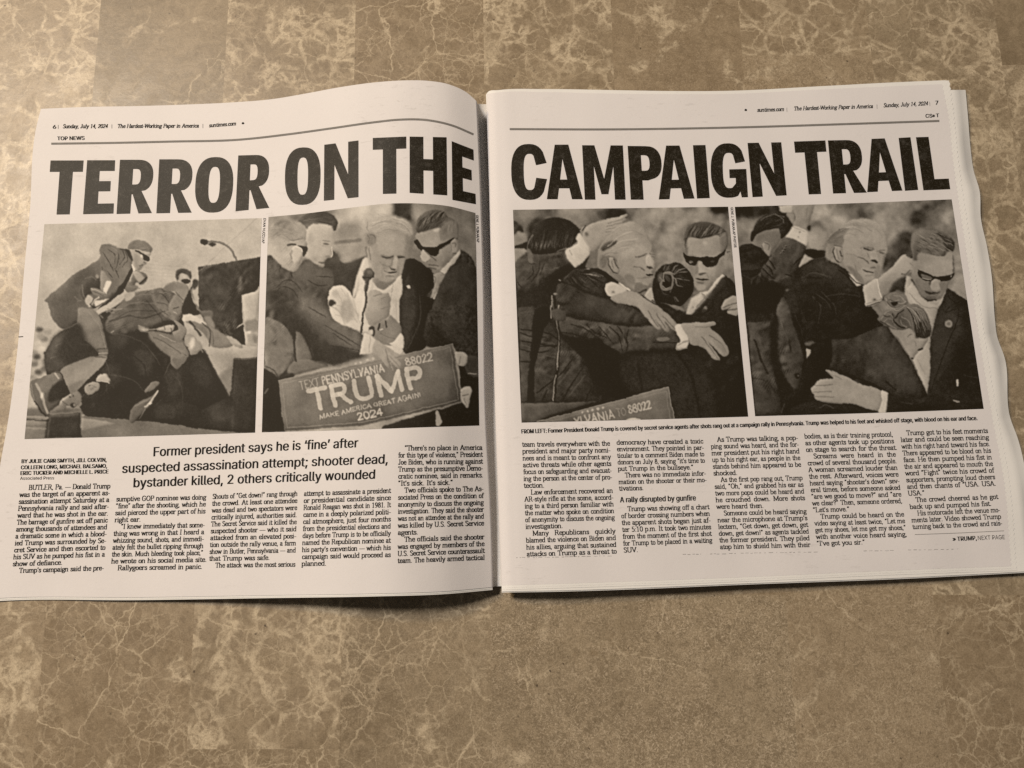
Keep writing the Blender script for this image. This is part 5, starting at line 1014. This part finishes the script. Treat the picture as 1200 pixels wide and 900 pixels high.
COLS = [
 (["> BUTLER, Pa. — Donald Trump","was the target of an apparent as-","sassination attempt Saturday at a","Pennsylvania rally and said after-","ward that he was shot in the ear.","The barrage of gunfire set off panic","among thousands of attendees and","a dramatic scene in which a blood-","ied Trump was surrounded by Se-","cret Service and then escorted to","his SUV as he pumped his fist in a","show of defiance.$",">Trump’s campaign said the pre-"],
  c5(87,316), c5(484,308), c5(52,681), c5(455,668), 0),
 (["sumptive GOP nominee was doing","“fine” after the shooting, which he","said pierced the upper part of his","right ear.$",">“I knew immediately that some-","thing was wrong in that I heard a","whizzing sound, shots, and immedi-","ately felt the bullet ripping through","the skin. Much bleeding took place,”","he wrote on his social media site.$",">Rallygoers screamed in panic."],
  c5(510,366), c5(905,357), c5(486,669), c5(888,662), 0),
 (["Shouts of “Get down!” rang through","the crowd. At least one attendee","was dead and two spectators were","critically injured, authorities said.","The Secret Service said it killed the","suspected shooter — who it said","attacked from an elevated posi-","tion outside the rally venue, a farm","show in Butler, Pennsylvania — and","that Trump was safe.$",">The attack was the most serious"],
  c5(933,355), c6(257,341), c5(917,657), c6(247,652), 0),
 (["attempt to assassinate a president","or presidential candidate since","Ronald Reagan was shot in 1981. It","came in a deeply polarized politi-","cal atmosphere, just four months","from the presidential elections and","days before Trump is to be officially","named the Republican nominee at","his party’s convention — which his","campaign said would proceed as","planned.$"],
  c6(285,342), c6(667,328), c6(275,650), c6(666,641), 0),
 ([">“There’s no place in America","for this type of violence,” President","Joe Biden, who is running against","Trump as the presumptive Demo-","cratic nominee, said in remarks.","“It’s sick. It’s sick.”$",">Two officials spoke to The As-","sociated Press on the condition of","anonymity to discuss the ongoing","investigation. They said the shooter","was not an attendee at the rally and","was killed by U.S. Secret Service","agents.$",">The officials said the shooter","was engaged by members of the","U.S. Secret Service counterassault","team. The heavily armed tactical"],
  c6(700,142), c6(1070,139), c6(697,637), c6(1080,622), 0),
 (["team travels everywhere with the","president and major party nomi-","nees and is meant to confront any","active threats while other agents","focus on safeguarding and evacuat-","ing the person at the center of pro-","tection.$",">Law enforcement recovered an","AR-style rifle at the scene, accord-","ing to a third person familiar with","the matter who spoke on condition","of anonymity to discuss the ongoing","investigation.$",">Many Republicans quickly","blamed the violence on Biden and","his allies, arguing that sustained","attacks on Trump as a threat to"],
  c7(82,163), c7(468,158), c7(102,645), c7(498,632), 1),
 (["democracy have created a toxic","environment. They pointed in par-","ticular to a comment Biden made to","donors on July 8, saying “it’s time to","put Trump in the bullseye.”$",">There was no immediate infor-","mation on the shooter or their mo-","tivations.$"],
  c7(497,154), c7(878,148), c7(508,356), c7(895,346), 1),
 ([">Trump was showing off a chart","of border crossing numbers when","the apparent shots began just af-","ter 5:10 p.m. It took two minutes","from the moment of the first shot","for Trump to be placed in a waiting","SUV.$"],
  c7(516,447), c7(905,437), c7(528,628), c7(920,613), 1),
 ([">As Trump was talking, a pop-","ping sound was heard, and the for-","mer president put his right hand","up to his right ear, as people in the","stands behind him appeared to be","shocked.$",">As the first pop rang out, Trump","said, “Oh,” and grabbed his ear as","two more pops could be heard and","he crouched down. More shots","were heard then.$",">Someone could be heard saying","near the microphone at Trump’s","lectern, “Get down, get down, get","down, get down!” as agents tackled","the former president. They piled","atop him to shield him with their"],
  c7(910,142), c8(207,133), c7(952,613), c8(262,603), 1),
 (["bodies, as is their training protocol,","as other agents took up positions","on stage to search for the threat.$",">Screams were heard in the","crowd of several thousand people.","A woman screamed louder than","the rest. Afterward, voices were","heard saying “shooter’s down” sev-","eral times, before someone asked","“are we good to move?” and “are","we clear?” Then, someone ordered,","“Let’s move.”$",">Trump could be heard on the","video saying at least twice, “Let me","get my shoes, let me get my shoes,”","with another voice heard saying,","“I’ve got you sir.”$"],
  c8(236,127), c8(625,118), c8(290,598), c8(690,586), 1),
 ([">Trump got to his feet moments","later and could be seen reaching","with his right hand toward his face.","There appeared to be blood on his","face. He then pumped his fist in","the air and appeared to mouth the","word “Fight” twice his crowd of","supporters, prompting loud cheers","and then chants of “USA. USA.","USA.”$",">The crowd cheered as he got","back up and pumped his fist.$",">His motorcade left the venue mo-","ments later. Video showed Trump","turning back to the crowd and rais-"],
  c8(655,113), c8(1042,102), c8(711,525), c8(1105,508), 1)]
PAGES = ((left_page, to_left), (right_page, to_right))
for lines, a0, a1, b0, b1, pg in COLS: column(lines, a0, a1, b0, b1, *PAGES[pg])

# ---- sans lines set with the built-in typeface
def fill_mesh(cu, cuts=0):
    o = bpy.data.objects.new('type', cu); COL.objects.link(o)
    dg = bpy.context.evaluated_depsgraph_get(); me = bpy.data.meshes.new_from_object(o.evaluated_get(dg))
    bpy.data.objects.remove(o); return me
import os
try: FACE = bpy.data.fonts.load(os.path.join(bpy.utils.system_resource('DATAFILES'), 'fonts', 'Inter.woff2'))
except Exception: FACE = None                      # Blender's own typeface; its built-in one serves as well
def sans_mesh(text):
    cu = bpy.data.curves.new('type', 'FONT'); cu.body = text; cu.font = FACE if FACE else cu.font; cu.size = 1.0; cu.resolution_u = 3
    me = fill_mesh(cu); v = np.zeros(len(me.vertices)*3); me.vertices.foreach_get('co', v); v = v.reshape(-1, 3)[:, :2]
    f = [tuple(p.vertices) for p in me.polygons]; bpy.data.meshes.remove(me); bpy.data.curves.remove(cu)
    return v, f
K_PARTS = ([(.053,0),(.053,.509),(.114,.509),(.114,0)], [(.11,.137),(.11,.212),(.121,.212),(.177,.269),(.222,.238),(.184,.199)], [(.177,.269),(.284,.379),(.36,.379),(.222,.238)], [(.294,0),(.148,.186),(.191,.229),(.372,0)])
def sans_runs(text):
    """the k of this face is drawn as overlapping strokes, so it is laid in stroke by stroke"""
    V, Fc, n = [], [], 0; l0 = sans_mesh('l')[0][:, 0].max()
    def put(v, f):
        nonlocal n
        V.append(np.array(v, float)); Fc.extend(tuple(i+n for i in q) for q in f); n += len(v)
    pre = ''
    for i, run in enumerate(text.split('k')):
        if i:
            o = sans_mesh(pre+'l')[0][:, 0].max()-l0; pre += 'k'
            for q in K_PARTS: put([(x+o, y) for x, y in q], [tuple(range(len(q)))])
        if run.strip():
            o = sans_mesh(pre+'l')[0][:, 0].max()-l0; v, f = sans_mesh(run); put(v+np.array([o, 0]), f)
        pre += run
    return np.vstack(V), Fc
_ch = [0.0]
def sans_raw(text, bold):
    if FACE and 'k' in text: return sans_runs(text)
    if not _ch[0]: _ch[0] = 1.0; _ch[0] = float(np.ptp(sans_raw('H', 0.0)[0][:, 1]))
    bold *= _ch[0]/.73
    cu = bpy.data.curves.new('type', 'FONT'); cu.body = text; cu.font = FACE if FACE else cu.font; cu.size = 1.0; cu.offset = bold; cu.resolution_u = 3; cu.space_character = 1.0
    me = fill_mesh(cu); v = np.zeros(len(me.vertices)*3); me.vertices.foreach_get('co', v); v = v.reshape(-1, 3)[:, :2]
    f = [tuple(p.vertices) for p in me.polygons]; bpy.data.meshes.remove(me); bpy.data.curves.remove(cu)
    return v, f
class Sans:
    def __init__(s): s.V = []; s.F = []; s.n = 0
    def line(s, text, p0, p1, cap, bold=.0, up=None, slant=0.0):
        v, f = sans_raw(text, 0.0); v = v.copy(); v[:, 0] -= v[:, 0].min(); v[:, 0] /= v[:, 0].max()
        p0 = np.array(p0, float); p1 = np.array(p1, float); d = p1-p0
        if up is None: u = np.array([d[1], -d[0]]); up = u/np.hypot(*u)
        k = cap/_ch[0]
        # heavier weights by setting the line again a hair to either side
        e = d/np.hypot(*d); o = bold*cap
        for w in ([0] if o == 0 else [-1, 0, 1]):
            s.V.append(p0+v[:, :1]*d+v[:, 1:]*k*np.array(up)+e*o*w); s.F += [tuple(i+s.n for i in q) for q in f]; s.n += len(v)
    def obj(s, name, mat, page, to): return flat(name, np.vstack(s.V), s.F, mat, page, to)
UL = np.array([.045, -1.0]); UR = np.array([-.10, -1.0])
q = Sans()
q.line("Former president says he is ‘fine’ after", c5(675,168), c6(522,128), 10.9, .036, UL)
q.line("suspected assassination attempt; shooter dead,", c5(537,241), c6(652,199), 10.9, .036, UL)
q.line("bystander killed, 2 others critically wounded", c5(587,304), c6(596,266), 10.9, .036, UL); q.obj('subheadline', M_INK, left_page, to_left)
q = Sans()
q.line("BY JULIE CARR SMYTH, JILL COLVIN,", c5(95,198), c5(467,191), 4.5, .065, UL); q.line("COLLEEN LONG, MICHAEL BALSAMO,", c5(92,225), c5(469,218), 4.5, .065, UL)
q.line("ERIC TUCKER AND MICHELLE L. PRICE", c5(90,250), c5(475,243), 4.5, .065, UL); q.line("Associated Press", c5(88,271), c5(237,269), 3.6, .0, UL); q.obj('byline', M_INK, left_page, to_left)
q = Sans(); q.line("A rally disrupted by gunfire", c7(513,408), c7(845,399), 6.4, .05, np.array([-.04, -1])); q.obj('crosshead', M_INK, right_page, to_right)
q = Sans()
W_ = ["FROM LEFT: Former President Donald Trump is covered by secret service agents", "after shots rang out at a campaign rally in Pennsylvania. Trump was helped to", "his feet and whisked off stage, with blood on his ear and face."]
ca, cb = np.array(c7(80,105)), np.array(c8(995,46)); n0 = sum(map(len, W_))+2; x = 0
wd = []
for t in W_:
    v, f = sans_raw(t, .028); wd.append(v[:, 0].max())
tot = sum(wd)+.5; x = 0
for t, w_ in zip(W_, wd):
    q.line(t, ca+(cb-ca)*x/tot, ca+(cb-ca)*(x+w_)/tot, 4.9, .06, np.array([-.07, -1])); x += w_+.25
q.obj('photo_caption', M_INK, right_page, to_right)
q = Sans(); q.line("TRUMP,", c8(908,577), c8(992,573), 4.9, .06, UR); q.line("NEXT PAGE", c8(998,573), c8(1116,569), 4.9, .0, UR); q.line("»", c8(887,578), c8(901,577), 4.9, .06, UR); q.obj('turn_line', M_INK, right_page, to_right)
# ---- running heads
z1, z2, z3, z4 = Z((0, 80)), Z((280, 80)), Z((560, 80)), Z((860, 80))
pr = Print(); it = dict(pw=13, ph=6.5, fit=True, slant=.22)
pr.line("Sunday, July 14, 2024", z1(275,263), z1(473,262), 4.4, **it); pr.line("|", z1(488,262), z1(508,262), 4.2, serif=False, hs=.5); pr.line("The Hardest-Working Paper in America", z1(515,262), z1(873,260), 4.4, **it)
pr.line("|", z1(888,260), z1(908,260), 4.2, serif=False, hs=.5); pr.line("suntimes.com", z1(918,259), z1(1037,250), 4.4, **it); pr.line("♦", z1(1060,253), z1(1092,250), 6.4, serif=False, pw=11, ph=11, hs=1); pr.line("|", z1(252,264), z1(274,264), 4.2, serif=False, hs=.5)
pr.obj('running_head', M_INK, left_page, to_left)
q = Sans(); q.line("6", z1(232,265), z1(246,265), 4.2, .06); q.line("TOP NEWS", z1(252,316), z1(371,314), 4.3, .06); q.line("◂", z1(226,315), z1(240,314), 4.0, .03) if False else None
q.obj('folio', M_INK, left_page, to_left)
pr = Print()
pr.line("♦", z4(44,194), z4(76,193), 6.4, serif=False, pw=11, ph=11, hs=1); pr.line("suntimes.com", z4(102,191), z4(220,187), 4.4, **it); pr.line("|", z4(230,189), z4(250,188), 4.2, serif=False, hs=.5); pr.line("The Hardest-Working Paper in America", z4(263,185), z4(611,174), 4.4, **it)
pr.line("|", z4(626,175), z4(646,174), 4.2, serif=False, hs=.5); pr.line("Sunday, July 14, 2024", z4(657,171), z4(853,162), 4.4, **it); pr.line("|", z4(858,163), z4(878,162), 4.2, serif=False, hs=.5); pr.line("✶", z4(873,219), z4(888,218), 5.2, serif=False, pw=9, ph=9, hs=1); pr.obj('running_head', M_INK, right_page, to_right)
q = Sans(); q.line("7", z4(887,160), z4(899,159), 4.6, .06); q.line("CS", z4(843,217), z4(872,216), 4.2, .06); q.line("T", z4(889,215), z4(902,214), 4.2, .06); q.obj('folio', M_INK, right_page, to_right)
# ---- rules
def ribbon(name, pts, wpx, mat, page, to, lift=EPS, n=160):
    p = along(pl(pts), np.linspace(0, 1, n)); d = np.gradient(p, axis=0); d /= np.hypot(*d.T)[:, None]; nn = np.stack([-d[:, 1], d[:, 0]], 1)*wpx/2
    V = np.vstack([p-nn, p+nn]); return flat(name, V, [(i, i+1, n+i+1, n+i) for i in range(n-1)], mat, page, to, lift)
ribbon('rule', "60,168.3 140,167.2 200,165.8 280,163.6 340,157 387,150.5 440,143 467,140.2 500,140.6 530,147 554.7,157.3", 2.3, M_RULE, left_page, to_left)
ribbon('rule', "597.3,151.2 720,151.5 860,149.3 1000,145 1100.8,141.6", 2.3, M_RULE, right_page, to_right)
ribbon('rule', "1072,626.4 1120,624.7 1176.5,622", .5, M_RULE, right_page, to_right)
ribbon('register_mark', "21.5,394.8 27,394.4", .9, M_INK, left_page, to_left, n=6)
# broken scratch marks of the cut-off line along the foot of the right page
rg = np.random.default_rng(3)
for a, b in ((605, 712), (800, 824), (832, 862), (868, 956), (1012, 1046), (1064, 1122)):
    V, Fs = [], []; x = a
    while x < b:
        w_ = rg.uniform(1, 5); y = 653.4-(x-606)*.0195+rg.uniform(-.3, .3); h = rg.uniform(.15, .5); n = len(V)
        V += [(x, y), (x+w_, y-.08), (x+w_, y+h-.08), (x, y+h)]; Fs.append((n, n+1, n+2, n+3)); x += w_+rg.uniform(.6, 4)
    flat('cutoff_mark', np.array(V), Fs, M_RULE, right_page, to_right)
# ---- photo credits running down the gaps
for t, a, b, pg in (("EVAN VUCCI/AP", (308.9, 255.4), (306.9, 285), 0), ("GENE J. PUSKAR/AP", (557.7, 252), (558.7, 284), 0), ("GENE J. PUSKAR-AP PHOTOS", (856.2, 243), (860.4, 290), 1)):
    q = Print(); q.line(t, a, b, 2.6, None, serif=False, pw=10, ph=10, fit=True); q.obj('photo_credit', M_INK, *PAGES[pg])

# ---- headline, drawn letter by letter
def arc(cx, cy, rx, ry, a0, a1, n=16, p=2.6):
    t = np.radians(np.linspace(a0, a1, n)); c, s = np.cos(t), np.sin(t)
    return [(cx+rx*np.sign(a)*abs(a)**(2/p), cy+ry*np.sign(b)*abs(b)**(2/p)) for a, b in zip(c, s)]
def letter(ch):
    """outlines in a unit square, y up"""
    if ch == 'T': return [[(0,1),(1,1),(1,.79),(.70,.79),(.70,0),(.30,0),(.30,.79),(0,.79)]]
    if ch == 'E': return [[(0,0),(0,1),(.98,1),(.98,.80),(.46,.80),(.46,.61),(.86,.61),(.86,.42),(.46,.42),(.46,.19),(1,.19),(1,0)]]
    if ch == 'L': return [[(0,0),(0,1),(.47,1),(.47,.20),(1,.20),(1,0)]]
    if ch == 'I': return [[(0,0),(0,1),(1,1),(1,0)]]
    if ch == 'H': return [[(0,0),(0,1),(.37,1),(.37,.61),(.63,.61),(.63,1),(1,1),(1,0),(.63,0),(.63,.41),(.37,.41),(.37,0)]]
    if ch == 'N': return [[(0,0),(0,1),(.33,1),(.70,.42),(.70,1),(1,1),(1,0),(.69,0),(.30,.62),(.30,0)]]
    if ch == 'M': return [[(0,0),(0,1),(.30,1),(.50,.38),(.70,1),(1,1),(1,0),(.74,0),(.74,.62),(.585,.10),(.415,.10),(.26,.62),(.26,0)]]
    if ch == 'A': return [[(0,0),(.31,1),(.69,1),(1,0),(.70,0),(.645,.20),(.355,.20),(.30,0)], [(.40,.36),(.60,.36),(.50,.74)]]
    if ch in 'PR':
        o = [(0,0),(0,1),(.55,1)]+arc(.56,.69,.44,.31,90,-90,16,2.4)[1:-1]
        if ch == 'P': o += [(.56,.36),(.385,.36),(.385,0)]; return [[(a, b) if b > .38 or a < .3 else (a, b) for a, b in o], [(.385,.54),(.385,.83),(.50,.83)]+arc(.50,.685,.135,.145,90,-90,10)[1:-1]+[(.50,.54)]]
        o = [(0,0),(0,1),(.52,1)]+arc(.53,.70,.43,.30,90,-62,16,2.4)[1:]+[(.66,.42),(1,0),(.62,0),(.42,.36),(.385,.36),(.385,0)]
        return [o, [(.385,.54),(.385,.83),(.49,.83)]+arc(.49,.685,.125,.145,90,-90,10)[1:-1]+[(.49,.54)]]
    if ch == 'O': return [arc(.5,.5,.5,.5,0,360,41,2.5)[:-1], arc(.5,.5,.15,.325,0,360,29,2.8)[:-1]]
    if ch == 'C':
        o = arc(.5,.5,.5,.5,22,338,34,2.5); i = arc(.52,.5,.17,.325,328,32,28,2.9)
        return [[(1.0,.66)]+o[2:-2]+[(1.0,.37),(.70,.395)]+i[2:-2]+[(.70,.62)]]
    if ch == 'G':
        o = arc(.5,.5,.5,.5,22,312,32,2.5); i = arc(.52,.5,.18,.325,318,32,26,2.9)
        return [[(.98,.66)]+o[2:-2]+[(.80,.11),(.83,.0),(1,.0),(1,.52),(.52,.52),(.52,.36),(.69,.36),(.69,.26)]+i[3:-2]+[(.70,.63)]]
def quad_letter(ch, TL, TR, BL, BR):
    cu = bpy.data.curves.new('type', 'CURVE'); cu.dimensions = '2D'; cu.fill_mode = 'BOTH'
    for L in letter(ch):
        sp = cu.splines.new('POLY'); sp.points.add(len(L)-1); sp.use_cyclic_u = True
        for p, (x, y) in zip(sp.points, L): p.co = (x, y, 0, 1)
    me = fill_mesh(cu); bm = bmesh.new(); bm.from_mesh(me); bpy.data.meshes.remove(me); bpy.data.curves.remove(cu)
    for ax in (0, 1):
        for c in np.linspace(0, 1, 13 if ax == 0 else 7)[1:-1]:
            no = (1, 0, 0) if ax == 0 else (0, 1, 0); co = (c+.0007, 0, 0) if ax == 0 else (0, c+.0007, 0)
            bmesh.ops.bisect_plane(bm, geom=bm.verts[:]+bm.edges[:]+bm.faces[:], plane_co=co, plane_no=no)
    bm.verts.index_update(); v = np.array([x.co[:2] for x in bm.verts]); f = [[x.index for x in q.verts] for q in bm.faces]; bm.free()
    TL, TR, BL, BR = [np.array(q, float) for q in (TL, TR, BL, BR)]
    x, y = v[:, :1], v[:, 1:]
    return (BL*(1-x)+BR*x)*(1-y)+(TL*(1-x)+TR*x)*y, f
def headline(items, page, to):
    V, Fc, n = [], [], 0
    for ch, zz, TL, TR, BL, BR in items:
        v, f = quad_letter(ch, zz(*TL), zz(*TR), zz(*BL), zz(*BR)); V.append(v); Fc += [[i+n for i in q] for q in f]; n += len(v)
    o = flat('headline', np.vstack(V), Fc, M_HEAD, page, to)
headline([('T', z1, (222,405), (367,405), (205,643), (349,641)), ('E', z1, (383,404), (508,404), (365,641), (498,638)), ('R', z1, (527,402), (684,402), (512,640), (667,636)),
          ('R', z1, (700,400), (855,400), (687,637), (842,634)), ('O', z1, (864,391), (1030,389), (852,636), (1018,632)), ('R', z1, (1047,383), (1190,379), (1035,628), (1183,613)),
          ('O', z2, (204,350), (360,345), (200,602), (357,598)), ('N', z2, (375,336), (525,317), (373,582), (525,566)), ('T', z2, (588,306), (735,300), (588,553), (736,549)),
          ('H', z2, (750,300), (912,303), (750,547), (915,558)), ('E', z2, (935,320), (1032,358), (938,578), (1041,597))], left_page, to_left)
headline([('C', z3, (144,333), (300,332), (149,578), (306,578)), ('A', z3, (289,336), (446,335), (303,575), (461,575)), ('M', z3, (458,338), (637,339), (470,577), (649,577)), ('P', z3, (658,341), (802,343), (672,577), (818,577)),
          ('A', z3, (779,340), (934,339), (795,576), (952,572)), ('I', z3, (945,338), (1000,337), (963,572), (1019,570)), ('G', z3, (1021,331), (1172,328), (1026,571), (1187,566)),
          ('N', z4, (60,328), (208,325), (82,566), (232,558)), ('T', z4, (264,322), (402,317), (288,555), (424,551)), ('R', z4, (413,317), (562,314), (436,550), (584,546)),
          ('A', z4, (558,312), (710,306), (586,544), (741,537)), ('I', z4, (724,306), (776,303), (752,538), (810,534)), ('L', z4, (800,303), (918,299), (833,536), (951,531))], right_page, to_right)

# ---- the four photographs
def photograph(pic, T, B, L, R, label, page, to, step=.62):
    T, B, L, R = pl(T), pl(B), pl(L), pl(R)
    nu = int(np.hypot(*(T[-1]-T[0]))/step); nv = int(np.hypot(*(L[-1]-L[0]))/step)
    g = coons(T, B, L, R, nu, nv); a = pic.done()
    q = (g-pic.o)*RES-.5; x = np.clip(q[..., 0], 0, pic.W-1.01); y = np.clip(q[..., 1], 0, pic.H-1.01)
    xi, yi = x.astype(int), y.astype(int); fx, fy = x-xi, y-yi
    t = a[yi, xi]*(1-fx)*(1-fy)+a[yi, xi+1]*fx*(1-fy)+a[yi+1, xi]*(1-fx)*fy+a[yi+1, xi+1]*fx*fy
    v = (46+t*1.55)/201.0; lin = np.where(v > .04045, ((v+.055)/1.055)**2.4, v/12.92); lo = ((46/201.0+.055)/1.055)**2.4
    tone = np.clip((lin-lo)/(1-lo), 0, 1)
    o = mesh_object('photograph', to(g.reshape(-1, 2), .0001), grid_faces(nv, nu), M_TONE, page)
    at_ = o.data.attributes.new('tone', 'FLOAT', 'POINT'); at_.data.foreach_set('value', tone.ravel().astype(np.float32))
    o['label'] = label
photograph(picture_stage(), "52,262.7 180,259.4 306.6,255.6", "28.7,514.5 165,511 298.9,507", "52,262.7 40.5,388 28.7,514.5", "306.6,255.6 302.6,382 298.9,507", 'black and white photograph of agents crouching over people on a stage', left_page, to_left)
photograph(picture_microphone(), "314.6,254.3 360,250 410,243.5 455.6,238.6 490,238.4 525,241.5 557.0,249.5", "306.8,506.6 420,503.5 500,500.5 561.6,498.6", "314.6,254.3 310.5,380 306.8,506.6", "557,249.5 559.5,375 561.6,498.6", 'black and white photograph of men around a microphone with a campaign placard', left_page, to_left)
photograph(picture_embrace(), "601.1,245.9 727,244 853.2,242.2", "611.2,495.2 744,492 876.8,488.2", "601.1,245.9 605.8,370 611.2,495.2", "853.2,242.2 864.6,365 876.8,488.2", 'black and white photograph of agents holding a man on a stage', right_page, to_right)
photograph(picture_fist(), "861.1,242.4 990,238.5 1115.2,233.6", "884.9,487.7 1020,484 1152.8,479.1", "861.1,242.4 872.7,365 884.9,487.7", "1115.2,233.6 1134.4,358 1152.8,479.1", 'black and white photograph of a man among agents raising his fist', right_page, to_right)
